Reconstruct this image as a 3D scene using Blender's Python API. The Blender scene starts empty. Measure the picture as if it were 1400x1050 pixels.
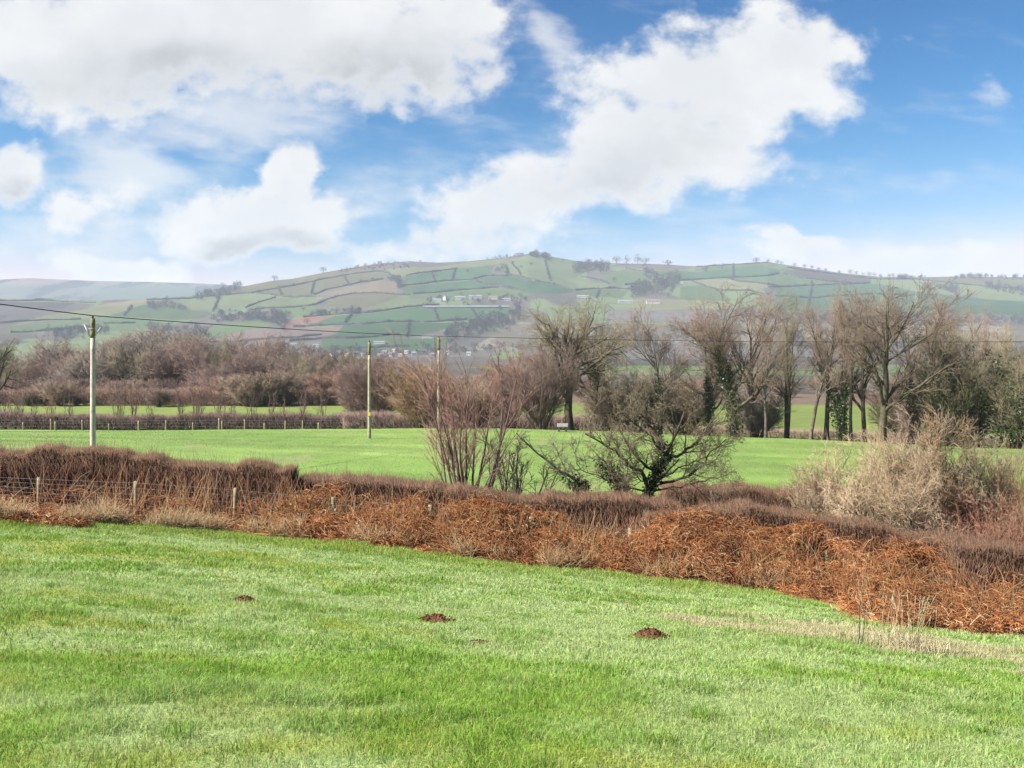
import bpy, math
import numpy as np

R = math.radians
F, CX, HY = 1300.0, 700.0, 470.0          # focal length and principal point in photo pixels
scn = bpy.context.scene
col = scn.collection
SUN = np.array([-0.96, -0.30, 0.0]); SUN /= np.linalg.norm(SUN)
SUN_EL = 40.0
SUN = np.array([SUN[0]*math.cos(R(SUN_EL)), SUN[1]*math.cos(R(SUN_EL)), math.sin(R(SUN_EL))])

# ------------------------------------------------------------------ numeric helpers
def hash2(ix, iy, s):
    v = np.sin(ix*127.1 + iy*311.7 + s*74.7)*43758.5453
    return v - np.floor(v)

def vnoise(x, y, s=0.0):
    x = np.asarray(x, float); y = np.asarray(y, float)
    ix = np.floor(x); iy = np.floor(y); fx = x-ix; fy = y-iy
    fx = fx*fx*(3-2*fx); fy = fy*fy*(3-2*fy)
    a = hash2(ix, iy, s); b = hash2(ix+1, iy, s); c = hash2(ix, iy+1, s); d = hash2(ix+1, iy+1, s)
    return (a*(1-fx)+b*fx)*(1-fy) + (c*(1-fx)+d*fx)*fy

def fbm(x, y, s=0.0, o=4):
    t = 0; a = 0.5; n = 0
    for k in range(o):
        t = t + a*vnoise(x*2**k, y*2**k, s+k*3.1); n += a; a *= 0.5
    return t/n

def sstep(a, b, x):
    t = np.clip((np.asarray(x, float)-a)/(b-a), 0, 1)
    return t*t*(3-2*t)

def norm(v):
    return v/np.maximum(np.linalg.norm(v, axis=-1, keepdims=True), 1e-9)

# ------------------------------------------------------------------ terrain
PR = np.array([(36,-7.45),(44,-7.2),(55,-7.15),(75,-7.6),(90,-8.0),(100,-9.0),(110,-9.9),(120,-10.9),(135,-11.3),
               (160,-11.6),(190,-12.0),(220,-12.8),(300,-16.),(600,-22.),(1500,-26.),(1900,-26.),(20000,-26.)])
SL = np.array([(34,.10),(50,.05),(75,.01),(90,-.006),(110,-.003),(120,0.),(20000,0.)])
SR = np.array([(34,.10),(50,.05),(75,.035),(90,.04),(110,.04),(150,.02),(220,0.),(20000,0.)])
RIDGE = np.array([(-300,412),(0,408),(100,411),(200,409),(260,405),(300,398),(340,390),(370,384),(400,381),(440,373),(480,366),
                  (520,360),(560,357),(600,359),(640,357),(690,352),(722,347),(745,349),(790,357),(850,360),(900,361),(950,364),
                  (1000,361),(1050,358),(1100,366),(1150,373),(1200,378),(1250,379),(1300,378),(1400,379),(1700,382)])
RIDGE2 = np.array([(-300,380),(0,382),(40,380),(130,384),(200,385),(290,388),(400,395),(520,420)])
RD = np.array([(-300,2900),(200,3100),(450,3500),(720,3700),(1000,3900),(1700,4300)])

def hill(x, y):
    u = CX + F*x/np.maximum(y, 1)
    dr = np.interp(u, RD[:,0], RD[:,1])
    zr = (HY-np.interp(u, RIDGE[:,0], RIDGE[:,1]))/F*dr
    t = (y-1900)/(dr-1900)
    f = np.where(t < 1, 0.75*t+0.25*t*t, 1-(t-1)*0.55)
    f = np.where(t < 0, 0, f)
    w = np.clip(t, 0, 1)*np.clip(1-t, 0, 1)*4
    z = -26+(zr+26)*f + w*(fbm(x/330, y/330, 5)-0.5)*26
    zr2 = (HY-np.interp(u, RIDGE2[:,0], RIDGE2[:,1]))/F*6500
    t2 = (y-4300)/2200
    f2 = np.where(t2 < 1, t2**1, 1-(t2-1)*0.5)
    z2 = np.where((t2 > 0) & (u < 520), -26+(zr2+26)*f2 + np.clip(t2*(1-t2), 0, 1)*4*(fbm(x/600, y/600, 9)-0.5)*60, -200)
    return np.maximum(np.maximum(z, z2), -26)

def H(x, y):
    x = np.asarray(x, float); y = np.asarray(y, float)
    lat = 0.10*x + 0.002*np.clip(x, 0, 40)**2
    ramp = np.clip(0.3+0.7*y/22, 0.1, 1)
    zn = -1.38-0.17*y-lat*ramp
    zn = zn + (fbm(x/3.1, y/3.1, 1, 2)-0.5)*0.16 + (fbm(x/0.6, y/0.6, 2, 2)-0.5)*0.05
    s = np.where(x < 0, np.interp(y, SL[:,0], SL[:,1]), np.interp(y, SR[:,0], SR[:,1]))
    zm = np.interp(y, PR[:,0], PR[:,1]) - s*np.clip(x, -110, 110) + (fbm(x/9, y/9, 3, 3)-0.5)*0.3*np.clip(1-y/400, 0, 1)
    k = sstep(30, 44, y)
    z = zn*(1-k)+zm*k
    return np.where(y > 1890, hill(x, y), z)

def h1(x, y):
    return float(H(np.array([x]), np.array([y]))[0])

def ray(px, py, d0=3.0, d1=8000.0):
    """first point of the land along the line of sight through a photo pixel"""
    for _ in range(2):
        ds = np.exp(np.linspace(math.log(d0), math.log(d1), 260))
        z = H((px-CX)/F*ds, ds); zz = (HY-py)/F*ds
        i = np.argmax(z >= zz)
        if i > 0: d0, d1 = ds[i-1], ds[i]
        else: break
    d = ds[i] if (z >= zz).any() else d1
    return ((px-CX)/F*d, d, h1((px-CX)/F*d, d))

def on(px, D):
    x = (px-CX)/F*D
    return (x, D, h1(x, D))

# ------------------------------------------------------------------ mesh helpers
class Geo:
    def __init__(s): s.V = []; s.F = []; s.C = []; s.n = 0
    def add(s, V, Fs, C=None):
        V = np.asarray(V, float).reshape(-1, 3)
        for f in (Fs if isinstance(Fs, list) else [Fs]):
            if len(f): s.F.append(np.asarray(f, np.int64)+s.n)
        s.V.append(V); s.n += len(V)
        if C is not None:
            C = np.asarray(C, float)
            s.C.append(np.broadcast_to(C, (len(V), 3)) if C.ndim == 1 else C)
    def mesh(s, name, mats, smooth=True, mat_idx=None):
        me = bpy.data.meshes.new(name)
        V = np.concatenate(s.V)
        lt = np.concatenate([np.full(len(f), f.shape[1]) for f in s.F])
        li = np.concatenate([f.ravel() for f in s.F])
        me.vertices.add(len(V)); me.vertices.foreach_set('co', V.astype(np.float32).ravel())
        me.loops.add(len(li)); me.loops.foreach_set('vertex_index', li.astype(np.int32))
        me.polygons.add(len(lt))
        st = np.concatenate([[0], np.cumsum(lt)[:-1]])
        me.polygons.foreach_set('loop_start', st.astype(np.int32))
        me.polygons.foreach_set('use_smooth', np.full(len(lt), smooth))
        if mat_idx is not None: me.polygons.foreach_set('material_index', np.asarray(mat_idx, np.int32))
        if s.C:
            C = np.concatenate(s.C); a = me.attributes.new('col', 'FLOAT_COLOR', 'POINT')
            a.data.foreach_set('color', np.concatenate([C, np.ones((len(C), 1))], 1).astype(np.float32).ravel())
        for m in (mats if isinstance(mats, (list, tuple)) else [mats]): me.materials.append(m)
        me.update(calc_edges=True)
        return me

def link(name, me, parent=None, loc=None):
    o = bpy.data.objects.new(name, me); col.objects.link(o)
    if parent is not None: o.parent = parent
    if loc is not None: o.location = loc
    return o

def tag(o, label=None, cat=None, group=None, kind=None):
    if label: o['label'] = label
    if cat: o['category'] = cat
    if group: o['group'] = group
    if kind: o['kind'] = kind
    return o

def empty(name, loc=(0,0,0), label=None, cat=None, group=None):
    o = bpy.data.objects.new(name, None); o.empty_display_size = 0.2
    col.objects.link(o); o.location = loc
    return tag(o, label, cat, group)

def tubes(P, Rd, k=3, cap=False):
    """B polylines of n points each -> one soup of k-sided tapering tubes"""
    B, n, _ = P.shape
    T = np.gradient(P, axis=1); T = norm(T)
    ref = np.where(np.abs(T[:, :1, 2:3]) > 0.8, np.array([1., 0, 0]), np.array([0, 0, 1.]))
    ref = np.broadcast_to(ref, P.shape)
    A = norm(np.cross(T, ref)); Bn = np.cross(T, A)
    th = np.arange(k)/k*2*math.pi
    V = P[:, :, None, :] + Rd[:, :, None, None]*(A[:, :, None, :]*np.cos(th)[None, None, :, None]+Bn[:, :, None, :]*np.sin(th)[None, None, :, None])
    idx = np.arange(B*n*k).reshape(B, n, k)
    a = idx[:, :-1, :]; b = np.roll(a, -1, 2); d = idx[:, 1:, :]; c = np.roll(d, -1, 2)
    Q = np.stack([a, b, c, d], -1).reshape(-1, 4)
    Fs = [Q]
    if cap:
        Fs.append(idx[:, -1, :].reshape(-1, k)); Fs.append(idx[:, 0, ::-1].reshape(-1, k))
    return V.reshape(-1, 3), Fs

def spikes(P0, P1, r, rg=None):
    """straight 3-sided twigs tapering to a point"""
    B = len(P0); T = norm(P1-P0)
    ref = np.where(np.abs(T[:, 2:3]) > 0.8, np.array([1., 0, 0]), np.array([0, 0, 1.]))
    A = norm(np.cross(T, ref)); Bn = np.cross(T, A)
    r = np.broadcast_to(np.asarray(r, float), (B,))[:, None]
    V = np.stack([P0+A*r, P0-A*r*0.5+Bn*r*0.87, P0-A*r*0.5-Bn*r*0.87, P1], 1)
    i = np.arange(B)[:, None]*4
    Fc = np.concatenate([i+np.array([[0, 1, 3]]), i+np.array([[1, 2, 3]]), i+np.array([[2, 0, 3]])])
    return V.reshape(-1, 3), Fc

def leaves(C, size, rg, flat=0.0, asp=0.6):
    """small bent leaf quads at points C"""
    B = len(C); a = norm(rg.normal(size=(B, 3))); b = rg.normal(size=(B, 3))
    a[:, 2] *= (1-flat); a = norm(a); b[:, 2] *= (1-flat*0.6)
    b = norm(np.cross(a, b)); s = np.broadcast_to(np.asarray(size, float), (B,))[:, None]
    n = np.cross(a, b)
    V = np.stack([C-a*s*0.5, C+b*s*asp*0.5+n*s*0.12, C+a*s*0.5, C-b*s*asp*0.5+n*s*0.12], 1)
    return V.reshape(-1, 3), (np.arange(B)[:, None]*4+np.arange(4)[None])

def box(g, c, s, rz=0.0, C=None, taper=1.0):
    x, y, z = np.array(s)/2.0
    V = np.array([[-x,-y,-z],[x,-y,-z],[x,y,-z],[-x,y,-z],[-x*taper,-y*taper,z],[x*taper,-y*taper,z],[x*taper,y*taper,z],[-x*taper,y*taper,z]])
    cz, sz = math.cos(rz), math.sin(rz)
    V = np.stack([V[:,0]*cz-V[:,1]*sz, V[:,0]*sz+V[:,1]*cz, V[:,2]], 1)+np.array(c)
    g.add(V, np.array([[0,3,2,1],[4,5,6,7],[0,1,5,4],[1,2,6,5],[2,3,7,6],[3,0,4,7]]), C)

# ------------------------------------------------------------------ materials
class NT:
    def __init__(s, tree): s.t = tree; s.n = tree.nodes; s.l = tree.links
    def new(s, typ, **kw):
        nd = s.n.new(typ)
        for k, v in kw.items(): setattr(nd, k, v)
        return nd
    def put(s, sock, v):
        if isinstance(v, bpy.types.NodeSocket): s.l.new(v, sock)
        else: sock.default_value = v
    def math(s, op, a, b=0.0, c=None, clamp=False):
        nd = s.new('ShaderNodeMath', operation=op, use_clamp=clamp)
        s.put(nd.inputs[0], a); s.put(nd.inputs[1], b)
        if c is not None: s.put(nd.inputs[2], c)
        return nd.outputs[0]
    def mix(s, f, a, b, typ='MIX'):
        nd = s.new('ShaderNodeMix', data_type='RGBA', blend_type=typ)
        s.put(nd.inputs[0], f); s.put(nd.inputs[6], a); s.put(nd.inputs[7], b)
        return nd.outputs[2]
    def noise(s, vec, scale, detail=4, rough=0.55, dist=0.0):
        nd = s.new('ShaderNodeTexNoise'); nd.inputs['Scale'].default_value = scale
        nd.inputs['Detail'].default_value = detail; nd.inputs['Roughness'].default_value = rough
        nd.inputs['Distortion'].default_value = dist
        if vec is not None: s.l.new(vec, nd.inputs['Vector'])
        return nd.outputs[0]
    def ramp(s, f, a, b):
        nd = s.new('ShaderNodeMapRange', interpolation_type='SMOOTHSTEP')
        s.put(nd.inputs[0], f); s.put(nd.inputs[1], a); s.put(nd.inputs[2], b)
        return nd.outputs[0]

def rgba(c): return (c[0], c[1], c[2], 1.0)

def mat(name, c1=None, c2=None, scale=3.0, attr=False, rough=0.8, spec=0.3, trans=0.0, bump=0.0, bscale=20.0, vary=0.25, rand=0.0, detail=5):
    """noise-mottled surface; colour from c1..c2 or from the mesh's own 'col' attribute"""
    m = bpy.data.materials.new(name); m.use_nodes = True
    t = NT(m.node_tree); t.n.clear()
    out = t.new('ShaderNodeOutputMaterial')
    pos = t.new('ShaderNodeTexCoord').outputs['Object'] if not attr else t.new('ShaderNodeNewGeometry').outputs['Position']
    nz = t.noise(pos, scale, detail)
    if attr:
        a = t.new('ShaderNodeAttribute', attribute_name='col').outputs['Color']
        f = t.math('MULTIPLY_ADD', nz, 2*vary, 1-vary)
        c = t.new('ShaderNodeVectorMath', operation='SCALE'); t.l.new(a, c.inputs[0]); t.l.new(f, c.inputs[3]); c = c.outputs[0]
    else:
        c = t.mix(t.ramp(nz, 0.3, 0.7), rgba(c1), rgba(c2 or c1))
    if rand:
        oi = t.new('ShaderNodeObjectInfo').outputs['Random']
        f = t.math('MULTIPLY_ADD', oi, 2*rand, 1-rand)
        v = t.new('ShaderNodeVectorMath', operation='SCALE'); t.l.new(c, v.inputs[0]); t.l.new(f, v.inputs[3]); c = v.outputs[0]
    p = t.new('ShaderNodeBsdfPrincipled'); t.l.new(c, p.inputs['Base Color'])
    p.inputs['Roughness'].default_value = rough; p.inputs['Specular IOR Level'].default_value = spec
    if bump:
        b = t.new('ShaderNodeBump'); b.inputs['Strength'].default_value = bump; b.inputs['Distance'].default_value = 0.05
        t.l.new(t.noise(pos, bscale, 5), b.inputs['Height']); t.l.new(b.outputs[0], p.inputs['Normal'])
    sh = p.outputs[0]
    if trans:
        tr = t.new('ShaderNodeBsdfTranslucent'); t.l.new(c, tr.inputs['Color'])
        mx = t.new('ShaderNodeMixShader'); mx.inputs[0].default_value = trans
        t.l.new(sh, mx.inputs[1]); t.l.new(tr.outputs[0], mx.inputs[2]); sh = mx.outputs[0]
    t.l.new(sh, out.inputs['Surface'])
    return m

M = dict(
    ground=mat('field_grass', attr=True, scale=6.0, vary=0.35, rough=0.9, bump=0.6, bscale=9.0, detail=8),
    hill=mat('hill_fields', attr=True, scale=0.02, vary=0.14, rough=1.0, spec=0.0, detail=8),
    grass=mat('grass_blades', attr=True, scale=2.0, vary=0.12, rough=0.7, spec=0.12, trans=0.35),
    straw=mat('dry_stems', attr=True, scale=3.0, vary=0.2, rough=0.8, spec=0.15, trans=0.15),
    bark=mat('grey_bark', (.085,.072,.058), (.18,.155,.125), 2.5, bump=0.5, bscale=12, rough=0.9, rand=.15),
    moss=mat('mossy_bark', (.045,.038,.024), (.105,.088,.058), 1.6, bump=0.5, bscale=12, rough=0.9, rand=.15),
    t_tan=mat('tan_twigs', (.19,.135,.10), (.28,.215,.165), 0.8, rough=0.9, spec=.1, rand=.2),
    t_grey=mat('grey_twigs', (.185,.158,.13), (.285,.25,.21), 0.8, rough=0.9, spec=.1, rand=.2),
    t_pale=mat('pale_twigs', (.32,.235,.145), (.46,.355,.235), 1.2, rough=0.9, spec=.1, rand=.1),
    t_purple=mat('purple_twigs', (.145,.098,.085), (.23,.165,.14), 0.8, rough=0.9, spec=.1, rand=.15),
    t_red=mat('red_twigs', (.19,.115,.09), (.28,.18,.14), 0.8, rough=0.9, spec=.1, rand=.15),
    t_orange=mat('orange_twigs', (.20,.13,.075), (.29,.20,.125), 0.8, rough=0.9, spec=.1, rand=.1),
    t_olive=mat('olive_twigs', (.16,.135,.085), (.255,.22,.15), 0.8, rough=0.9, spec=.1, rand=.2),
    t_lichen=mat('lichen_twigs', (.205,.185,.105), (.30,.265,.165), 1.2, rough=0.9, spec=.1),
    t_dark=mat('dark_twigs', (.10,.065,.06), (.18,.12,.11), 1.0, rough=0.9, spec=.1),
    far=mat('far_foliage', (.032,.03,.028), (.07,.062,.058), 0.02, rough=1, spec=0, rand=.2),
    ivy=mat('ivy_leaves', (.022,.04,.012), (.06,.085,.025), 4.0, rough=0.45, spec=.4, trans=.15),
    wood_post=mat('weathered_post', (.20,.17,.09), (.33,.28,.165), 9.0, rough=0.85, bump=.4, bscale=40),
    wood_new=mat('pale_post', (.20,.165,.10), (.30,.25,.16), 6.0, rough=0.85),
    pole=mat('pole_wood', (.36,.32,.275), (.56,.505,.44), 5.0, rough=0.85, bump=.3, bscale=30),
    pole_g=mat('greenish_pole_wood', (.25,.22,.145), (.38,.34,.25), 5.0, rough=0.85, bump=.3, bscale=30),
    poletop=mat('mossy_pole_top', (.12,.11,.05), (.24,.21,.11), 6.0, rough=0.9),
    metal=mat('galvanised_wire', (.25,.25,.24), (.42,.42,.40), 8.0, rough=0.5, spec=.5),
    wire=mat('black_cable', (.03,.03,.03), (.05,.05,.05), 5.0, rough=0.6),
    yellow=mat('yellow_plate', (.70,.55,.05), (.75,.60,.10), 5.0, rough=0.5),
    soil=mat('red_soil', (.075,.031,.018), (.175,.078,.045), 14.0, rough=0.95, spec=.1, bump=.8, bscale=30),
    conc=mat('pale_concrete', (.36,.36,.36), (.48,.47,.47), 4.0, rough=0.8),
    dark=mat('dark_timber', (.05,.04,.035), (.09,.075,.06), 5.0, rough=0.85),
    white=mat('white_render', (.32,.31,.30), (.43,.42,.40), .2, rough=0.8),
    cream=mat('stone_wall', (.42,.37,.32), (.55,.50,.44), .3, rough=0.85),
    slate=mat('slate_roof', (.16,.16,.18), (.25,.25,.27), .3, rough=0.7),
    tin=mat('pale_sheet_roof', (.19,.19,.20), (.27,.27,.28), .1, rough=0.6),
    tile=mat('red_tile_roof', (.15,.10,.085), (.20,.14,.12), .3, rough=0.8),
    glass=mat('window_glass', (.03,.035,.04), (.05,.055,.06), 1.0, rough=0.15, spec=.6),
)

# ------------------------------------------------------------------ the land
def crossing_edge():
    pts = [(-150,704),(0,712),(186,719),(330,731),(460,743),(600,757),(730,776),(860,788),(1000,804),(1100,815),(1200,834),(1300,850),(1400,864),(1560,888)]
    return np.array([ray(a, b)[:2] for a, b in pts])
EDGE = crossing_edge()
def edge_y(x): return np.interp(x, EDGE[:,0], EDGE[:,1]) + (fbm(np.asarray(x)/1.1, 0*np.asarray(x), 21, 3)-0.5)*1.1

STRAW_PX = [(850,826),(905,842),(960,848),(1040,852),(1120,860),(1200,870),(1290,886),(1400,905),(1500,925)]
STRAW = np.array([ray(a, b)[:2] for a, b in STRAW_PX])
def straw_mask(x, y):
    yc = np.interp(x, STRAW[:,0], STRAW[:,1], left=-99)
    w = np.interp(x, STRAW[:,0], [0.5,.8,1.1,1.3,1.5,1.6,1.6,1.5,1.5])
    d = np.abs(y-yc)/w
    return np.where(yc > 0, sstep(1.25, 0.25, d + (fbm(x/.7, y/.5, 31, 4)-0.5)*3.6), 0)*np.where(x < STRAW[0,0], 0, 1)

def near_colour(x, y):
    """grass colour of the near pasture: dewy pale, fresh green, yellowish and lush tufts"""
    n1 = fbm(x/1.5, y/1.5, 11, 4); n2 = fbm(x/0.7, y/0.5, 12, 4); n3 = fbm(x/5.5, y/4.0, 13, 3)
    base = np.array([.215,.345,.052]); dew = np.array([.335,.43,.165]); yel = np.array([.285,.335,.045]); lush = np.array([.165,.305,.034])
    kd = sstep(.38, .66, n1*.65+n2*.35 + .17*sstep(6, 13, y) + .05*sstep(-3, 4, x))
    ky = sstep(.50, .68, n3*.5+fbm(x/.9, y/.7, 14, 3)*.5 + .05*sstep(2, -4, x)-0.05*sstep(9, 15, y))
    kl = sstep(.58, .72, fbm(x/.8, y/.8, 15, 4))
    c = base[None]*(1-kd[:,None]) + dew[None]*kd[:,None]
    c = c*(1-.75*ky[:,None]) + yel[None]*.75*ky[:,None]
    c = c*(1-.55*kl[:,None]) + lush[None]*.55*kl[:,None]
    e = edge_y(x)-y                                     # uncut lush strip along the bracken
    ke = sstep(3.2, 1.2, e + (fbm(x/2, y/2, 16)-.5)*2)
    c = c*(1-.8*ke[:,None]) + np.array([.215,.295,.045])[None]*.8*ke[:,None]
    ks = straw_mask(x, y)*.78
    c = c*(1-ks[:,None]) + np.array([.47,.40,.25])[None]*ks[:,None]
    return c, kl, ks, ke

def grid_mesh(name, X, Y, colour, m):
    nr, nc = X.shape
    Z = H(X, Y); V = np.stack([X, Y, Z], -1).reshape(-1, 3)
    i = np.arange(nr*nc).reshape(nr, nc)
    Q = np.stack([i[:-1,:-1], i[:-1,1:], i[1:,1:], i[1:,:-1]], -1).reshape(-1, 4)
    g = Geo(); g.add(V, Q, colour(V)); return g.mesh(name, m)

def ground_colour(V):
    x, y = V[:,0], V[:,1]
    c, kl, ks, ke = near_colour(x, y)
    c = c*0.75
    n = fbm(x/6, y/9, 41, 4)[:,None]; n2 = fbm(x/1.3, y/2.5, 42, 4)[:,None]
    mid = np.array([.125,.215,.038])*(1-n)+np.array([.19,.265,.065])*n
    mid = mid*(.8+.4*n2)*(.66+.68*fbm(x/16+y/30, y/2.6, 44, 4)[:,None])
    bare = sstep(.64,.76, fbm(x/2.2, y/5, 43, 4))[:,None]*.55
    mid = mid*(1-bare)+np.array([.23,.23,.10])*bare
    strip = np.array([.185,.235,.050])*(.8+.4*n2)*np.where(x[:,None] > 5, .72, .82)
    floor = np.array([.13,.09,.06])*(.7+.6*n2)
    k1 = sstep(29, 31, y)[:,None]; k2 = sstep(119.5, 120.5, y)[:,None]
    k2 = np.where(x[:,None] > 5, sstep(96, 101, y)[:,None], k2)
    k3 = sstep(192, 200, y+6*(n[:,0]-.5))[:,None]
    c = c*(1-k1)+mid*k1
    c = c*(1-k2)+strip*k2
    c = c*(1-k3)+floor*k3
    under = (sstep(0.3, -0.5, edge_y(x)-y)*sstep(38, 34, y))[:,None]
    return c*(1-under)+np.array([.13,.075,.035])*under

ys = np.concatenate([np.linspace(-14, 3, 30), np.exp(np.linspace(math.log(3.1), math.log(330), 430))])
xs = np.linspace(-1, 1, 330)
half = np.maximum(ys, 0)*0.80+14
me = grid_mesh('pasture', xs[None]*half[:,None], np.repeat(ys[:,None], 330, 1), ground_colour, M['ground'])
tag(link('ground', me), 'green pasture sloping down to the hedge and the flat field beyond', 'ground', kind='structure')

# field patches on the far hillside, outlines as seen on the slope
G1, G2, G3 = (.078,.118,.044), (.050,.104,.044), (.105,.13,.054)
OL, TAN, PINK, RED, MOOR = (.125,.115,.06), (.18,.14,.088), (.17,.118,.098), (.19,.09,.072), (.11,.083,.072)
PALE, LIL, YG = (.20,.172,.125), (.125,.11,.10), (.14,.145,.065)
FIELDS = [
 (MOOR,[(405,380),(440,368),(480,358),(560,350),(590,356),(575,364),(530,368),(480,371),(440,377)]),
 (OL,[(295,404),(330,393),(400,378),(440,372),(480,372),(530,368),(530,372),(480,374),(440,381),(400,391),(345,400)]),
 (G3,[(235,411),(262,407),(300,404),(345,401),(376,405),(365,411),(345,417),(325,421),(300,424),(262,422)]),
 (G3,[(330,423),(355,414),(376,408),(432,407),(434,413),(424,416),(383,421),(345,424)]),
 (G1,[(383,423),(424,418),(442,420),(440,424),(415,434),(395,432)]),
 (G1,[(262,458),(300,444),(365,437),(372,446),(330,453),(300,460),(272,466)]),
 (PINK,[(270,470),(300,462),(340,450),(440,448),(497,444),(455,457),(440,459),(350,466),(300,469)]),
 (LIL,[(280,470),(350,467),(400,463),(430,460),(400,470),(390,480),(280,485)]),
 (RED,[(384,449),(398,438),(415,434),(460,432),(440,441),(405,446)]),
 (G2,[(405,447),(430,442),(458,432),(500,429),(545,423),(580,418),(660,416),(715,424),(690,432),(640,438),(560,440),(500,443)]),
 (TAN,[(432,404),(470,394),(520,383),(543,386),(541,403),(520,402),(480,401),(462,404)]),
 (OL,[(345,401),(376,396),(420,386),(470,376),(510,371),(530,375),(522,382),(470,391),(430,403),(400,406),(385,403)]),
 (YG,[(530,371),(560,367),(600,364),(640,359),(690,354),(682,362),(620,368),(560,376),(543,379)]),
 (OL,[(447,412),(466,404),(520,403),(548,405),(522,415),(495,421),(470,420),(450,418)]),
 (G3,[(495,421),(522,415),(548,405),(560,404),(600,406),(590,416),(545,422)]),
 (G2,[(552,379),(580,373),(620,368),(676,362),(672,372),(680,377),(660,378),(646,382),(600,386),(555,392)]),
 (G2,[(550,394),(600,387),(646,383),(660,389),(680,392),(640,396),(580,401),(552,402)]),
 (G1,[(560,403),(600,400),(680,393),(718,399),(730,404),(700,406),(560,408)]),
 (G2,[(652,383),(680,378),(705,378),(730,384),(760,389),(788,398),(770,402),(720,400),(690,391),(665,389)]),
 (G3,[(680,360),(720,350),(760,350),(800,357),(815,360),(800,372),(790,378),(832,390),(830,394),(788,397),(755,387),(730,383),(705,376),(685,374)]),
 (G1,[(785,398),(815,396),(860,397),(850,408),(790,404)]),
 (G1,[(818,378),(855,368),(880,372),(893,376),(885,384),(842,391)]),
 (MOOR,[(835,364),(850,357),(900,358),(945,361),(953,365),(930,369),(895,370),(860,366)]),
 (G3,[(950,366),(1000,361),(1035,357),(1062,358),(1065,364),(990,368),(950,371)]),
 (G2,[(882,371),(930,370),(950,372),(990,368),(1040,363),(1070,370),(1050,377),(1000,380),(920,384),(905,378)]),
 (G1,[(930,392),(960,390),(985,397),(1000,412),(930,410)]),
 (YG,[(945,384),(995,382),(1050,390),(1065,392),(1000,396),(985,396),(960,390)]),
 (G1,[(1000,381),(1050,377),(1070,374),(1120,383),(1180,387),(1115,390),(1075,392),(1050,389)]),
 (MOOR,[(1068,373),(1090,368),(1150,376),(1190,381),(1190,388),(1120,383)]),
 (G2,[(1060,394),(1120,391),(1190,388),(1250,392),(1250,428),(1060,424)]),
 (OL,[(1230,383),(1290,378),(1400,378),(1500,380),(1500,394),(1400,394),(1340,391),(1290,386)]),
 (G3,[(1190,386),(1250,382),(1290,387),(1400,397),(1500,404),(1500,412),(1400,410),(1250,398)]),
 (G2,[(1250,399),(1340,409),(1400,412),(1500,414),(1500,432),(1260,430)]),
 (YG,[(850,410),(880,408),(1000,412),(1010,422),(880,424)]),
 (LIL,[(830,424),(1000,424),(1060,426),(1260,432),(1500,434),(1500,446),(830,440)]),
 (PALE,[(640,478),(665,464),(700,446),(712,440),(760,446),(800,440),(900,444),(1000,440),(1200,444),(1500,446),(1500,466),(1000,468),(800,470),(720,480)]),
 (LIL,[(720,482),(800,470),(1000,468),(1500,466),(1500,500),(720,500)]),
 (G3,[(1230,462),(1300,456),(1320,470),(1240,476)]),
 (YG,[(-200,402),(0,403),(58,403),(52,411),(0,411),(-200,412)]),
 (LIL,[(-200,413),(70,413),(130,416),(100,425),(60,431),(0,444),(-200,450)]),
 (YG,[(10,447),(60,432),(110,424),(150,415),(205,411),(195,416),(150,430),(110,437),(50,440)]),
 (TAN,[(120,421),(150,414),(205,409),(205,412),(150,419)]),
 (G1,[(150,431),(195,417),(235,414),(262,424),(290,427),(280,434),(240,438),(180,434)]),
 (G1,[(10,450),(60,441),(115,437),(150,433),(235,440),(240,456),(140,452),(90,449),(10,458)]),
 (G2,[(470,445),(520,442),(600,441),(650,440),(600,452),(560,461),(520,460),(440,462),(460,456)]),
 (G2,[(440,464),(480,463),(520,461),(560,463),(620,462),(600,478),(440,480)]),
]
def inpoly(px, py, poly):
    r = np.zeros(px.shape, bool); n = len(poly)
    for i in range(n):
        x1, y1 = poly[i]; x2, y2 = poly[(i+1) % n]
        if y1 == y2: continue
        c = ((y1 > py) != (y2 > py)) & (px < (x2-x1)*(py-y1)/(y2-y1)+x1)
        r ^= c
    return r

def hill_colour(V):
    x, y, z = V.T
    u = CX+F*x/y; v = HY-F*z/y
    n = fbm(x/90, y/90, 51, 4)[:,None]
    n5 = fbm(x/160, y/420, 57, 4)[:,None]
    c = np.array([.085,.078,.066])*(.6+.8*n)
    c = np.where(n5 > .53, np.array([.105,.135,.065])*(.85+.3*n), c)
    far = (y > 4250)
    nf = fbm(x/420, y/700, 52, 3)[:,None]
    ridge2 = sstep(395, 384, v)[:,None]
    nw = fbm(x/170, y/500, 58, 4)[:,None]
    cf = np.where(nf > .52, np.array([.075,.092,.062]), np.array([.11,.10,.085]))*(1-ridge2)+np.array([.17,.125,.105])*ridge2
    cf = np.where(nw < .43, np.array([.035,.034,.033]), cf)*.78
    c = np.where(far[:,None], cf, c)
    jx = u+(fbm(x/40, y/40, 53, 2)-.5)*1.6; jy = v+(fbm(x/40, y/40, 54, 2)-.5)*1.0
    for k, (fc, poly) in enumerate(FIELDS):
        s = inpoly(jx, jy, poly) & ~far
        sh = .86+.28*hash2(k*1.7, 3., 2.)
        stripe = .94+.12*fbm(x/25+k, y/140, 60+k, 2)
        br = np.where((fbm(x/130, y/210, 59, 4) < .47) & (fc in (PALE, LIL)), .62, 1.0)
        fa = np.array(fc); fa = (fa*.86+fa.mean()*.14*np.array([1.02, 1.0, .9]))*.78
        fa = fa*(.80+.4*hash2(np.array([k*3.3]), np.array([9.]), 5.))
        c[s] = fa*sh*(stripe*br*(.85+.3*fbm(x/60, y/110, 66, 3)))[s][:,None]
    return c

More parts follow.
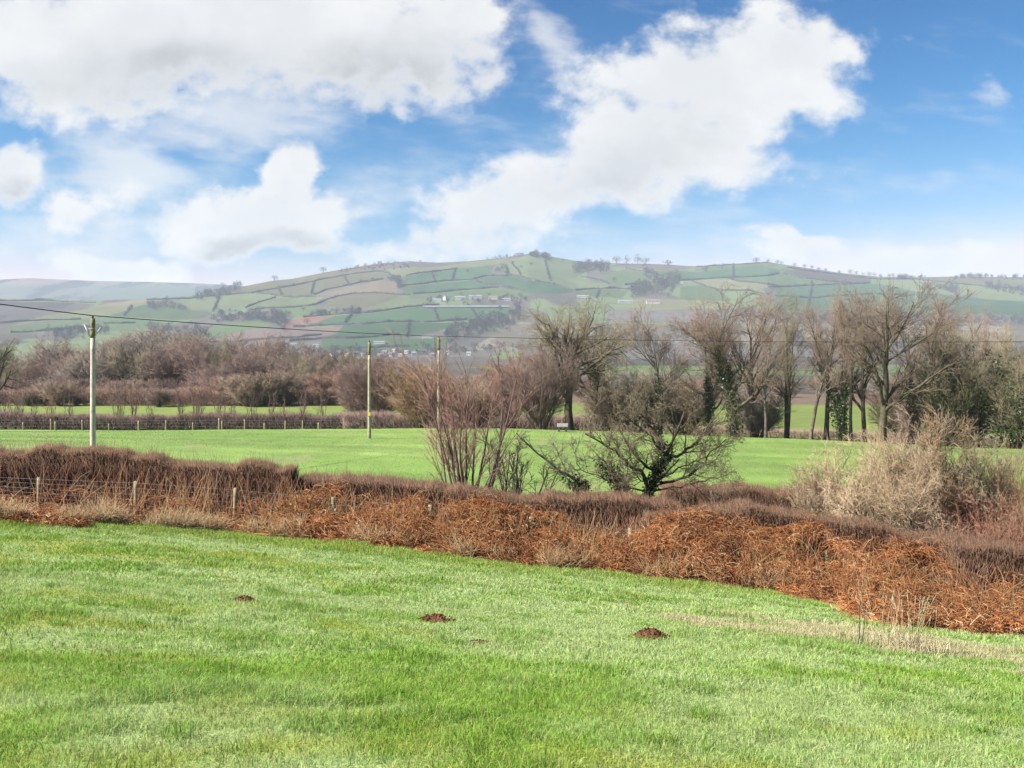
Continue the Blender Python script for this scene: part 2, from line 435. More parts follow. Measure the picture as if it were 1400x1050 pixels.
us = np.linspace(-220, 1620, 920)
ds = np.concatenate([np.exp(np.linspace(math.log(300), math.log(1880), 60)), np.linspace(1895, 4500, 330), np.linspace(4530, 7600, 60)])
D2 = np.repeat(ds[:,None], 920, 1)
tag(link('hills', grid_mesh('hills', (us[None]-CX)/F*D2, D2, hill_colour, M['hill'])), 'long hill patched with green and tan fields across the valley', 'hills', kind='structure')

# ------------------------------------------------------------------ bare trees
def grow(rg, P0, D0, L, Rr, n, wander, up, tip):
    B = len(L); P = np.zeros((B, n, 3)); P[:,0] = P0; d = norm(np.array(D0, float))
    st = (L/(n-1))[:,None]
    for i in range(1, n):
        d = d+wander*rg.normal(size=(B, 3)); d[:,2] += up; d = norm(d)
        P[:,i] = P[:,i-1]+d*st
    return P, Rr[:,None]*np.linspace(1, tip, n)[None]

def kids(rg, P, Rd, m, t0, t1, ang, asd, rr):
    B, n, _ = P.shape
    t = (t0+(t1-t0)*((np.arange(m)[None]+rg.random((B, m)))/m)).ravel()
    ip = np.repeat(np.arange(B), m); f = t*(n-1); i = np.minimum(f.astype(int), n-2); w = (f-i)[:,None]
    p = P[ip, i]*(1-w)+P[ip, i+1]*w
    T = norm(P[ip, i+1]-P[ip, i])
    q = norm(np.cross(T, rg.normal(size=T.shape)))
    a = np.radians(ang+asd*rg.normal(size=len(t)))[:,None]
    rad = (Rd[ip, i]*(1-w[:,0])+Rd[ip, i+1]*w[:,0])*rr
    return p, np.cos(a)*T+np.sin(a)*q, rad, t

# level: (children, t0, t1, angle, sd, length, taper-with-t, points, wander, up, radius ratio, tip, sides)
KIND = {
 'oak':   dict(tr=(1, 0, .40, .034, 6, .05, .02, .75), lv=[(9,.42,1,50,10,.52,.35,8,.16,.055,.64,.35,5),(6,.2,1,44,12,.27,.45,6,.17,.03,.62,.35,4),(5,.15,1,44,14,.15,.3,4,.17,.02,.62,.4,3),(6,.1,1,42,14,.078,.2,3,.14,.02,.6,.5,3),(4,.1,1,40,14,.038,.0,0,0,0,.7,0,3)]),
 'ashoak': dict(tr=(1, 0, .52, .034, 8, .07, .0, .5), lv=[(11,.38,1,44,12,.52,.30,9,.14,.035,.66,.3,5),(6,.25,1,42,12,.25,.4,6,.15,.035,.64,.35,4),(5,.15,1,42,14,.14,.3,4,.16,.03,.64,.4,3),(5,.1,1,42,14,.070,.2,3,.14,.02,.6,.5,3),(4,.1,1,40,14,.036,.0,0,0,0,.7,0,3)]),
 'vase':  dict(tr=(1, 0, .66, .028, 9, .06, .015, .30), lv=[(12,.26,1,40,11,.45,.30,8,.11,.05,.62,.28,5),(6,.2,1,38,12,.23,.4,6,.11,.05,.6,.3,4),(5,.15,1,38,12,.12,.3,4,.12,.05,.62,.4,3),(4,.1,1,38,12,.068,.2,3,.1,.04,.6,.5,3),(4,.1,1,38,12,.034,.0,0,0,0,.7,0,3)]),
 'slender': dict(tr=(1, 0, .97, .016, 12, .055, .02, .15), lv=[(17,.30,.98,38,10,.27,.55,6,.09,.09,.50,.3,4),(5,.2,1,36,12,.12,.3,4,.1,.06,.6,.4,3),(5,.1,1,38,12,.066,.2,3,.1,.05,.6,.5,3),(3,.1,1,36,12,.034,.0,0,0,0,.7,0,3)]),
 'fork':  dict(tr=(3, 9, .92, .017, 12, .06, .02, .15), lv=[(12,.3,.98,36,10,.22,.5,6,.1,.08,.5,.3,4),(5,.2,1,36,12,.10,.3,4,.1,.05,.6,.4,3),(5,.1,1,36,12,.055,.2,3,.1,.04,.6,.5,3),(4,.1,1,36,12,.034,.0,0,0,0,.7,0,3)]),
 'hazel': dict(tr=(13, 17, .84, .0085, 10, .04, .022, .2), lv=[(7,.28,.97,19,7,.29,.4,6,.045,.04,.55,.3,3),(5,.2,1,22,8,.14,.3,4,.05,.03,.6,.4,3),(4,.1,1,24,9,.07,.0,0,0,0,.7,0,3)]),
 'bush':  dict(tr=(20, 30, .82, .0085, 9, .05, .03, .2), lv=[(9,.06,.97,28,9,.32,.4,6,.06,.06,.55,.3,3),(6,.15,1,26,9,.16,.3,4,.07,.05,.6,.4,3),(5,.1,1,26,9,.085,.2,3,.06,.04,.7,.5,3),(3,.1,1,28,10,.05,.0,0,0,0,.7,0,3)]),
 'scrub': dict(tr=(26, 38, .8, .0085, 8, .06, .03, .2), lv=[(10,.02,.97,34,10,.34,.3,5,.08,.06,.55,.3,3),(7,.1,1,30,10,.17,.3,4,.08,.05,.6,.4,3),(6,.1,1,30,10,.09,.0,0,0,0,.7,0,3)]),
 'whip': dict(tr=(5, 14, .95, .011, 9, .05, .03, .2), lv=[(7,.15,.98,24,10,.22,.5,5,.07,.05,.5,.3,3),(5,.1,1,26,10,.10,.3,3,.08,.04,.6,.4,3),(3,.1,1,28,10,.05,.0,0,0,0,.7,0,3)]),
 'thorn': dict(tr=(3, 34, .40, .026, 7, .11, .02, .55), lv=[(6,.35,1,46,14,.42,.25,8,.15,.02,.6,.3,5),(6,.2,1,48,14,.24,.3,6,.16,.012,.58,.35,4),(5,.15,1,46,16,.14,.3,4,.16,.01,.6,.4,3),(4,.1,1,46,16,.075,.2,3,.14,.0,.62,.5,3),(3,.1,1,46,16,.042,.0,0,0,0,.7,0,3)]),
 'dome':  dict(tr=(1, 0, .36, .030, 5, .05, .02, .75), lv=[(10,.35,1,52,12,.50,.3,6,.14,.05,.62,.3,4),(7,.2,1,42,12,.25,.4,5,.15,.04,.6,.35,3),(6,.15,1,42,14,.14,.3,3,.15,.03,.62,.5,3),(7,.1,1,40,14,.08,.0,0,0,0,.8,0,3)]),
}

def bare_tree(kind, seed, Hh, twig=.008, stems=None, width=None):
    """returns trunk Geo, crown Geo and the limb polylines"""
    rg = np.random.default_rng(seed); K = KIND[kind]
    ns, spread, L0, r0, n0, wa, up, tip = K['tr']
    if stems is None:
        az = (np.arange(ns)+rg.random(ns)*.8)/ns*2*math.pi; an = np.radians(spread*np.sqrt(rg.random(ns)) if ns > 3 else spread*(0.6+.6*rg.random(ns)))
        D0 = np.stack([np.sin(an)*np.cos(az), np.sin(an)*np.sin(az), np.cos(an)], 1)
        L = Hh*L0*(1 if ns == 1 else rg.uniform(.62, 1.08, ns))
        P0 = np.zeros((ns, 3))
        if ns > 3: P0[:,:2] = D0[:,:2]*.08*Hh
        P, Rd = grow(rg, P0, D0, np.broadcast_to(L, (ns,)).copy(), np.full(ns, r0*Hh)*rg.uniform(.7, 1.1, ns), n0, wa, up, tip)
        Rd[:,0] *= 1.35; P[:,0,2] -= .02*Hh
    else:
        P, Rd = stems
    Ln = np.linalg.norm(np.diff(P, axis=1), axis=2).sum(1)
    tr, cr = Geo(), Geo(); paths = [(P, Rd)]
    tr.add(*tubes(P, Rd, 7))
    for li, (m, t0, t1, ang, asd, ln, tt, n, wa, up, rr, tp, k) in enumerate(K['lv']):
        p, d, rad, t = kids(rg, P, Rd, m, t0, t1, ang, asd, rr)
        L = Hh*ln*rg.uniform(.6, 1.25, len(t))*(1-tt*t)
        if n == 0:
            cr.add(*spikes(p, p+norm(d+.25*rg.normal(size=d.shape))*L[:,None], np.clip(rad, twig*.8, twig*1.2)))
        else:
            P, Rd = grow(rg, p, d, L, np.maximum(rad, twig), n, wa, up, tp)
            Rd = np.maximum(Rd, twig*.8)
            (tr if k >= 4 else cr).add(*tubes(P, Rd, k))
            if k >= 4: paths.append((P, Rd))
    V = np.concatenate(tr.V+cr.V); top = np.percentile(V[:,2], 99.9)
    s = Hh/top; sw = s
    if width:
        sw = width/2/np.percentile(np.abs(V[:,0]), 99.3)
        sw = np.clip(sw, s*.6, s*1.6)
    sc = np.array([sw, sw, s])
    for g in (tr, cr): g.V = [v*sc for v in g.V]
    return tr, cr, [(p*sc, r) for p, r in paths]

def ivy_on(paths, rg, count, z0, z1, spread, size, lev=0, only=None):
    """ivy leaves thick around the lower trunk or limbs"""
    P, Rd = paths[lev]
    if only is not None: P, Rd = P[only], Rd[only]
    B, n, _ = P.shape
    out = []
    while sum(map(len, out)) < count:
        b = rg.integers(0, B, 4000); f = rg.random(4000)*(n-1); i = np.minimum(f.astype(int), n-2); w = (f-i)[:,None]
        p = P[b, i]*(1-w)+P[b, i+1]*w
        lump = .45+1.1*vnoise(p[:,2]*1.3+b*7, p[:,0]*2, 3)
        q = p+norm(rg.normal(size=p.shape))*(Rd[b, i][:,None]+spread*lump[:,None]*rg.random((4000, 1))**.6)
        k = (q[:,2] > z0) & (q[:,2] < z1) & (rg.random(4000) < sstep(z1, z1-.35*(z1-z0), q[:,2])+.15)
        out.append(q[k])
    C = np.concatenate(out)[:count]
    return leaves(C, size*rg.uniform(.6, 1.3, len(C)), rg, asp=.8)

def set_mat(o, m):
    o.material_slots[0].link = 'OBJECT'; o.material_slots[0].material = m

PROTO = {}
def proto(key, kind, seed, Hh, twig, width=None, ivy=None, bark='bark', tw='t_tan'):
    tr, cr, paths = bare_tree(kind, seed, Hh, twig, width=width)
    iv = None
    if ivy:
        g = Geo(); rg = np.random.default_rng(seed+99)
        for a in ivy: g.add(*ivy_on(paths, rg, *a))
        iv = g.mesh('ivy', M['ivy'])
    PROTO[key] = (tr.mesh('trunk', M[bark]), cr.mesh('crown', M[tw]), iv, Hh)

def plant_tree(name, key, loc, height, label, cat='tree', group=None, rz=0.0, wide=1.0, tw=None, bark=None):
    tm, cm, iv, Hh = PROTO[key]
    e = empty(name, loc, label, cat, group)
    s = height/Hh; e.scale = (s*wide, s*wide, s); e.rotation_euler[2] = rz
    t = link('trunk', tm, e); c = link('crown', cm, e)
    if bark: set_mat(t, M[bark])
    if tw: set_mat(c, M[tw])
    if iv: link('ivy', iv, e)
    return e

rg0 = np.random.default_rng(11)
def px_tree(name, key, px, D, top, label, **kw):
    """stand a tree on the land at distance D; its top reaches the photo row 'top'"""
    loc = on(px, D); h = (HY-top)/F*D-loc[2]
    loc = (loc[0], loc[1], loc[2]-.05)
    return plant_tree(name, key, loc, h, label, rz=kw.pop('rz', float(rg0.random()*6.28)), **kw)

# --- tree row beyond the crest of the middle field
M['t_dark2'] = mat('brown_olive_twigs', (.12,.098,.06), (.20,.17,.115), .8, rough=.9, spec=.1)
proto('oak_a', 'ashoak', 3, 15, .013, width=11, bark='moss', tw='t_olive')
proto('oak_b', 'ashoak', 9, 14, .013, width=9.5, bark='moss', tw='t_tan')
proto('vase_a', 'vase', 21, 17, .013, width=11, bark='moss', tw='t_tan')
proto('vase_b', 'vase', 25, 15, .013, width=9.5, tw='t_tan', ivy=[(1700, .5, 7, .45, .2)])
proto('ivy_tree', 'vase', 31, 15, .013, width=9, bark='moss', tw='t_tan', ivy=[(2200, .5, 9, .55, .2), (1100, 5, 9, .3, .17, 1)])
proto('slim_a', 'slender', 41, 15, .012, width=6.5, tw='t_tan')
proto('slim_b', 'slender', 44, 15, .012, width=5.5, bark='moss', tw='t_grey')
proto('fork_a', 'fork', 51, 15, .012, width=7, bark='moss', tw='t_tan', ivy=[(2600, .2, 6, .45, .2)])
proto('fork_b', 'fork', 56, 15, .012, width=7, bark='moss', tw='t_olive')
proto('purple_bush', 'bush', 61, 9, .011, width=8.5, bark='t_dark', tw='t_purple')
proto('willow_bush', 'bush', 64, 7, .011, width=7.5, bark='bark', tw='t_orange')
proto('ivy_bush', 'bush', 67, 11, .012, width=6, tw='t_olive', ivy=[(10000, .5, 9.5, .8, .2)])

px_tree('oak_tree', 'oak_a', 778, 104, 399, 'tall mossy bare oak rising behind the purple bush, broad knotty crown', cat='tree')
px_tree('oak_tree', 'oak_b', 815, 112, 408, 'thinner bare oak close against the right side of the tall mossy oak', tw='t_tan', wide=.8)
px_tree('ash_tree', 'vase_b', 902, 106, 411, 'bare fan-crowned tree standing behind the spreading hawthorn', wide=.8)
px_tree('ivy_clad_tree', 'ivy_tree', 1005, 106, 388, 'bare tree thickly clad in ivy with two mossy limbs, right of the hawthorn', wide=1.05, rz=.4)
px_tree('ivy_clad_tree', 'vase_b', 968, 109, 402, 'leaning ivy-footed tree just left of the thickly ivy-clad tree', wide=.8, rz=2.2)
px_tree('slender_tree', 'slim_a', 1047, 105, 396, 'slender pale-stemmed bare tree right of the thickly ivy-clad tree')
px_tree('slender_tree', 'fork_b', 1075, 110, 402, 'forked slender bare tree between the pale-stemmed tree and the leaning tree')
px_tree('slender_tree', 'slim_a', 1108, 104, 404, 'leaning thin bare tree left of the twin-topped tree', wide=1.2)
px_tree('twin_topped_tree', 'fork_a', 1152, 103, 384, 'dark narrow twin-topped bare tree with ivy round its base', wide=.85, rz=.3)
px_tree('twin_topped_tree', 'slim_b', 1163, 106, 386, 'narrow upright bare tree filling the gap beside the twin-topped tree')
px_tree('ash_tree', 'vase_a', 1205, 102, 380, 'largest bare ash with a wide fan crown and a stout trunk', wide=1.1, tw='t_tan', rz=.8)
px_tree('ash_tree', 'vase_b', 1247, 108, 398, 'smaller bare ash half behind the largest ash', wide=.8, rz=3.)
px_tree('ash_tree', 'vase_a', 1030, 113, 392, 'airy fan-crowned bare tree behind the thickly ivy-clad tree', wide=.75, rz=2.6)
px_tree('ash_tree', 'vase_a', 1318, 110, 402, 'tall airy bare tree above the bushy olive ivy tree', wide=.7, rz=5.)
px_tree('ash_tree', 'vase_a', 1130, 114, 398, 'faint bare tree behind the leaning thin tree', wide=.75, rz=1.2)
px_tree('ash_tree', 'vase_a', 1182, 112, 392, 'bare tree crowded between the twin-topped tree and the largest ash', wide=.65, rz=4.)
px_tree('slender_tree', 'slim_b', 1268, 105, 382, 'tall thin bare tree with airy crown right of the largest ash', wide=1.5, tw='t_tan')
px_tree('ivy_clad_tree', 'ivy_bush', 1300, 102, 434, 'bushy olive tree smothered in ivy, right of the airy thin tree')
px_tree('slender_tree', 'fork_b', 1340, 104, 432, 'pale thin-stemmed bare tree between two ivy-smothered trees', tw='t_pale', wide=.9)
px_tree('ivy_clad_tree', 'ivy_bush', 1387, 99, 440, 'dark ivy-smothered tree at the end of the row', wide=1.3, rz=1.)
px_tree('purple_bush', 'purple_bush', 738, 98, 466, 'large dense purple-brown bush left of the tall mossy oak', cat='bush', wide=1.0)
px_tree('purple_bush', 'purple_bush', 700, 104, 482, 'smaller purple-brown bush against the left side of the large one', cat='bush', tw='t_red', wide=.8)
px_tree('willow_bush', 'willow_bush', 578, 100, 497, 'orange-brown willow bush beside the utility pole without a yellow plate', cat='bush', wide=1.2)
px_tree('purple_tree', 'purple_bush', 520, 128, 482, 'dark purple bare tree rising just right of the pole with the yellow plate', cat='tree', wide=.95)
px_tree('purple_tree', 'purple_bush', 492, 130, 492, 'dark purple bare tree just left of the pole with the yellow plate', cat='tree', wide=.8)
for px, D, top, key, tw, lab in [(830,112,520,'purple_bush','t_tan','low tan scrub bush at the foot of the two oaks'),
        (870,112,505,'willow_bush','t_olive','low olive scrub bush behind the hawthorn crown'),
        (935,113,512,'purple_bush','t_tan','low tan scrub bush left of the ivy-clad trees'),
        (1035,114,530,'willow_bush','t_grey','low grey scrub bush under the pale-stemmed tree'),
        (1240,112,520,'purple_bush','t_tan','low brown scrub bush at the foot of the largest ash'),
        (1325,112,510,'purple_bush','t_purple','low purple scrub bush between the two ivy-smothered trees'),
        (650,104,512,'willow_bush','t_tan','low tan scrub bush behind the many-stemmed hazel')]:
    px_tree('scrub_bush', key, px, D, top, lab, cat='bush', group='scrub under the tree row', tw=tw, wide=1.35)

# --- wood beyond the far fence, left
proto('wood_a', 'dome', 71, 14, .024, width=13, tw='t_grey')
proto('wood_b', 'dome', 73, 14, .024, width=12, tw='t_tan')
proto('wood_c', 'dome', 77, 14, .024, width=11, bark='moss', tw='t_olive')
proto('wood_bush', 'scrub', 81, 6, .020, width=7, bark='t_dark', tw='t_red')
TOPX = [-60,0,60,130,185,230,260,330,400,470,550,620]; TOPY = [466,476,462,447,434,437,444,448,458,468,477,485]
rgw = np.random.default_rng(5)
wkinds = [('wood_a','t_grey','tall grey-twigged bare tree in the wood behind the far fence'),('wood_b','t_tan','tall tan-twigged bare tree in the wood behind the far fence'),
          ('wood_c','t_olive','olive mossy bare tree in the wood behind the far fence'),('wood_a','t_purple','purple-brown bare tree in the wood behind the far fence')]
special = [(185,214,'wood_a','t_grey','largest round-crowned bare tree of the wood, right of the tall grey pole',449,1.0),
           (262,212,'wood_c','t_tan','round bare tree with pale twigs second tallest in the wood',462,.9),
           (292,206,'wood_c','t_olive','bare tree with a dark ivy-green stem low in the wood',478,.7),
           (30,205,'wood_c','t_olive','pale mossy spreading tree at the left end of the wood',488,1.1)]
for px, D, key, tw, lab, top, w in special:
    px_tree('woodland_tree', key, px, D, top, lab, tw=tw, wide=w)
px_tree('woodland_tree', 'oak_a', -8, 150, 446, 'lone bare tree cut by the left edge of the picture', wide=.75)
for row, (D, dy) in enumerate([(240, 0), (222, 8), (206, 20)]):
    for px in np.arange(-60, 600, 20):
        px = px+rgw.normal()*7+row*11
        k = wkinds[[0,3,2,3,1,3,0][rgw.integers(0, 7)]]
        top = np.interp(px, TOPX, TOPY)+dy+abs(rgw.normal())*11
        px_tree('woodland_tree', k[0], px, D+rgw.normal()*5, top, k[2], tw=k[1], wide=rgw.uniform(.85, 1.2), group=k[2].split(' bare')[0]+' trees of the far wood')
for px in np.arange(-30, 560, 16):
    px = px+rgw.normal()*6; j = rgw.integers(0, 10)
    tw, lab = (('t_red','reddish twiggy shrub along the front of the far wood') if j < 4 else ('t_purple','purple twiggy shrub along the front of the far wood') if j < 6 else ('t_tan','tan twiggy shrub along the front of the far wood'))
    px_tree('woodland_shrub', 'wood_bush', px, 186+rgw.normal()*4, 524+rgw.normal()*9 if px > 70 else 533, lab, cat='shrub', tw=tw, wide=1.2, group=lab.split(' twiggy')[0]+' shrubs of the far wood')
# --- belt behind the tree row, right
for px in np.arange(560, 1460, 30):
    px = px+rgw.normal()*8; j = rgw.integers(0, 3)
    tw, key, lab = [('t_purple','wood_bush','low purple-brown tree in the belt behind the tree row'),('t_tan','wood_b','low tan tree in the belt behind the tree row'),('t_grey','wood_a','low grey-brown tree in the belt behind the tree row')][j]
    px_tree('belt_tree', key, px, 245+rgw.normal()*12, 512+rgw.normal()*7, lab, tw=tw, wide=1.5 if j else 1.5, group=lab.split(' tree')[0]+' trees of the belt')

# ------------------------------------------------------------------ hedges
def brush(g, x, y, zg, h, w, n, rg, rad, lay=.5, colr=None, length=(.25,.6), lean=.35):
    """n twigs filling a clipped hedge whose centre line is x,y (arrays), ground zg, height h, half width w"""
    m = len(x); i = rg.integers(0, m-1, n); f = rg.random(n)
    cx = x[i]*(1-f)+x[i+1]*f; cy = y[i]*(1-f)+y[i+1]*f; cz = zg[i]*(1-f)+zg[i+1]*f
    hh = h*(.9+.2*fbm(cx/1.5, cy/1.5, 71, 3))
    s = rg.random(n)
    v = np.where(s < lay, 1-.28*rg.random(n)**1.3, rg.random(n))          # many in the clipped top
    off = w*(2*rg.random(n)-1)*np.where(v > .8, .95, .85)
    p0 = np.stack([cx, cy+off, cz+hh*v], 1)
    d = rg.normal(size=(n, 3))*np.array([lean, lean, .2]); d[:,2] += 1; d = norm(d)
    L = rg.uniform(*length, n)
    L = np.minimum(L, np.maximum(.08, (cz+hh*(1.02+.08*rg.random(n)**3)-p0[:,2])+.12))
    p0[:,2] -= L*.4
    g.add(*spikes(p0, p0+d*L[:,None], rad*rg.uniform(.6, 1.3, n)), C=None if colr is None else np.repeat(colr(p0, rg), 4, 0))

def palette(cols, wts, j=.2):
    cols = np.array(cols); wts = np.array(wts)/sum(wts)
    def f(p, rg):
        return cols[rg.choice(len(cols), len(p), p=wts)]*rg.uniform(1-j, 1+j, (len(p), 1))
    return f

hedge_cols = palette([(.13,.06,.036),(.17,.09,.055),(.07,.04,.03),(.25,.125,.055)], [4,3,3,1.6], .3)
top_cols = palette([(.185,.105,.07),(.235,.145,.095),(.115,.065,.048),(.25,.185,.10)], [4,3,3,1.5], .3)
def line(px0, px1, D0, D1, n=60):
    px = np.linspace(px0, px1, n); D = np.linspace(D0, D1, n); x = (px-CX)/F*D
    return x, D, H(x, D)
def hedge(name, label, px0, px1, D0, D1, tops, w, n, seed, cols=None, rad=.0075):
    rg = np.random.default_rng(seed)
    px = np.linspace(px0, px1, 60); x, y, zg = line(px0, px1, D0, D1)
    zt = (HY-np.interp(px, [t[0] for t in tops], [t[1] for t in tops]))/F*y
    h = np.maximum(zt-zg, .3)
    e = empty(name, (float(x[30]), float(y[30]), float(zg[30])), label, 'hedge')
    inv = np.array(e.location)
    g = Geo()
    m = len(x); i = np.arange(m)
    xx, yy, zz, h2 = x, y, zg, h
    hi = interp_h = h
    # twigs by height-aware sampling
    ii = rg.integers(0, m-1, n); f = rg.random(n)
    cx = x[ii]*(1-f)+x[ii+1]*f; cy = y[ii]*(1-f)+y[ii+1]*f; cz = zg[ii]*(1-f)+zg[ii+1]*f; hh = h[ii]*(1-f)+h[ii+1]*f
    hh = hh*(.90+.22*fbm(cx/.8, cy/.8, 71, 4))-.18*sstep(.50, .72, fbm(cx/2.2, cy*0, seed+.5, 3))
    lay = rg.random(n) < .6
    v = np.where(lay, 1-.30*rg.random(n)**1.4, rg.random(n))
    off = w*(2*rg.random(n)-1)
    p0 = np.stack([cx, cy+off, cz+hh*v], 1)
    d = rg.normal(size=(n, 3))*np.array([.38, .38, .2]); d[:,2] += 1; d = norm(d)
    L = np.where(lay, rg.uniform(.15, .40, n), rg.uniform(.4, 1.0, n))
    L = np.minimum(L, np.maximum(.10, cz+hh-p0[:,2])+.10+.5*rg.random(n)**7)
    p0[:,2] -= L*.35
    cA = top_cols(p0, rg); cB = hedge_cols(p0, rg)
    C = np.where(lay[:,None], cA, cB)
    if cols is not None: C = cols(p0, rg)
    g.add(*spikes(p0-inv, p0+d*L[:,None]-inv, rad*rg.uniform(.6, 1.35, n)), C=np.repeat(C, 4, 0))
    link('twigs', g.mesh('twigs', M['straw']), e)
    nw = n//110; kk = rg.integers(0, n, nw); q0 = np.stack([cx, cy+off, cz+hh*.8], 1)[kk]
    Pw, Rw = grow(rg, q0, norm(np.stack([rg.normal(size=nw)*.3, rg.normal(size=nw)*.3, np.ones(nw)], 1)), rg.uniform(.3, .8, nw), np.full(nw, rad*.8), 5, .1, .03, .4)
    g2 = Geo(); g2.add(*tubes(Pw-inv, Rw, 3)); link('shoots', g2.mesh('shoots', M['t_tan']), e)
    # laid stems inside
    ns = n//22; ii = rg.integers(0, m-1, ns)
    P0 = np.stack([x[ii]+rg.normal(size=ns)*.3, y[ii]+w*1.05*(2*rg.random(ns)-1), zg[ii]], 1)
    Dd = norm(np.stack([rg.normal(size=ns)*.35, rg.normal(size=ns)*.2, np.ones(ns)], 1))
    P, Rd = grow(rg, P0, Dd, h[ii]*.85, rg.uniform(.009, .022, ns), 6, .14, .05, .4)
    gs = Geo(); gs.add(*tubes(P-inv, Rd, 4)); link('stems', gs.mesh('stems', M['t_red']), e)
    return e

hedge('clipped_hedge', 'tall clipped purple-brown hedge behind the wire fence, below the tall grey pole', -130, 402, 29.2, 29.2, [(-130,600),(0,610),(100,614),(200,622),(300,630),(402,643)], .5, 80000, 1)
hedge('clipped_hedge', 'low ragged brown hedge under the many-stemmed hazel', 395, 760, 29.6, 29.8, [(395,660),(450,652),(520,655),(600,660),(660,668),(760,676)], .7, 42000, 2)
hedge('clipped_hedge', 'low dark hedge under the spreading hawthorn', 745, 925, 29.8, 29.8, [(745,674),(850,680),(925,688)], .7, 24000, 3)
hedge('clipped_hedge', 'flat-topped purple hedge behind the bracken, in front of the pale thicket', 880, 1330, 29.2, 28.5, [(880,690),(1000,693),(1100,700),(1200,712),(1330,740)], .7, 56000, 4)
hedge('clipped_hedge', 'low dark hedge at the end of the bracken, below the pink bramble', 1290, 1500, 27.6, 27.0, [(1290,738),(1400,752),(1500,765)], .8, 30000, 5)
hedge('clipped_hedge', 'second purple-brown hedge further back, between hawthorn and pale thicket', 905, 1150, 36.5, 36.5, [(905,664),(1000,664),(1100,666),(1150,668)], .9, 36000, 6)

# ------------------------------------------------------------------ bracken, dry grass
def fronds(g, base, h, rg, cols, pinna=True):
    n = len(base)
    az = rg.random(n)*2*math.pi; lean = rg.uniform(.15, .75, n)
    d = np.stack([np.cos(az)*lean, np.sin(az)*lean, np.ones(n)], 1)
    m = 6; P = np.zeros((n, m, 3)); P[:,0] = base; d = norm(d); st = (h/(m-1)*1.25)[:,None]
    bend = rg.uniform(.12, .5, n)
    for i in range(1, m):
        d = d+.10*rg.normal(size=d.shape); d[:,2] -= bend*(i/m)*1.3; d[:,:2] *= 1.05; d = norm(d); P[:,i] = P[:,i-1]+d*st
    Rd = np.linspace(1, .4, m)[None]*rg.uniform(.006, .011, n)[:,None]
    C = cols(base, rg)
    g.add(*tubes(P, Rd, 3), C=np.repeat(C, m*3, 0))
    if pinna:
        K = 18
        t = rg.uniform(.35, 1, (n, K)); f = t*(m-1); i = np.minimum(f.astype(int), m-2); w = (f-i)[...,None]
        ar = np.arange(n)[:,None]
        p = P[ar, i]*(1-w)+P[ar, i+1]*w
        T = P[ar, i+1]-P[ar, i]
        q = np.cross(T, rg.normal(size=T.shape)); q = norm(q); q[...,2] -= .35; q = norm(q+norm(T)*.4)
        L = rg.uniform(.07, .22, (n, K))*(1.25-t)*1.6
        p = p.reshape(-1, 3); q = q.reshape(-1, 3); L = L.reshape(-1, 1)
        g.add(*spikes(p, p+q*L, .011), C=np.repeat(np.repeat(C, K, 0)*rg.uniform(.7, 1.2, (n*K, 1)), 4, 0))

rgb = np.random.default_rng(23)
def scatter_bank(n, px0, px1, back, rg):
    px = rg.uniform(px0, px1, n)
    x = (px-CX)/F*26.5
    y0 = edge_y(x); y = y0+(np.interp(px, [p[0] for p in back], [p[1] for p in back])-y0)*rg.random(n)
    return px, x, y, H(x, y), y-y0
_bc = palette([(.37,.145,.052),(.43,.205,.085),(.26,.09,.036),(.48,.31,.165),(.10,.045,.026)], [4.4,3.2,2.4,1.5,1.4], .25)
def bcols(p, rg):
    k = .18+1.55*fbm(p[:,0]/.6, p[:,1]/.6+p[:,2]/.5, 88, 3)[:,None]
    return _bc(p, rg)*k
PX_POSTS = [(px-CX)/F*27 for px in (-80,53,186,320,457,590,725,862,998,1132,1266,1400)]
def post_gap(x, y):
    d = np.min(np.abs(x[:,None]*27/y[:,None]-np.array(PX_POSTS)[None]), 1)
    return np.where(y < 27.1, .20+.80*sstep(.14, .48, d), 1.0)
BK = [(-100,27.6),(380,27.8),(450,28.6),(1000,28.4),(1400,27.2),(1500,27.)]
FTOP = np.array([(-80,664),(100,672),(330,692),(385,684),(410,668),(450,674),(520,682),(600,692),(660,680),(700,684),(760,700),(830,706),(900,700),(1000,705),(1100,714),(1200,732),(1300,744),(1400,758),(1500,772)])
def face(n, px0, px1, rg, thin=0.0):
    """points on the draped front of the bank, with hollows between the clumps"""
    px = rg.uniform(px0, px1, n); v = rg.random(n)**.85
    ye = edge_y((px-CX)/F*25)+.15; yb = 28.2
    top = (HY-np.interp(px, FTOP[:,0], FTOP[:,1]))/F*yb
    y = ye+(yb-ye)*v**2.1; x = (px-CX)/F*y; zg = H(x, y)
    zt = np.maximum(top-zg, .25)
    lump = fbm(x/.75, v*2.4+y*.3, 201, 3)
    hh = (zg+(top-zg)*v); hh = np.maximum(hh, zg)
    hh = hh+(fbm(x/1.3, y*0, 202, 3)-.5)*1.1*v
    y = y+(.5-lump)*np.where(px < 395, .3, 1.5)*(1-.4*v)+np.where(px < 395, .7, 0)*(1-v)
    gap = np.min(np.abs(x[:,None]*27/y[:,None]-np.array(PX_POSTS)[None]), 1)
    keep = (lump > .43+thin) & ~((gap < .20) & (y < 27.2) & (v > .30))
    return x[keep], y[keep], np.maximum(hh, H(x, y)+.03)[keep], v[keep]
g = Geo()
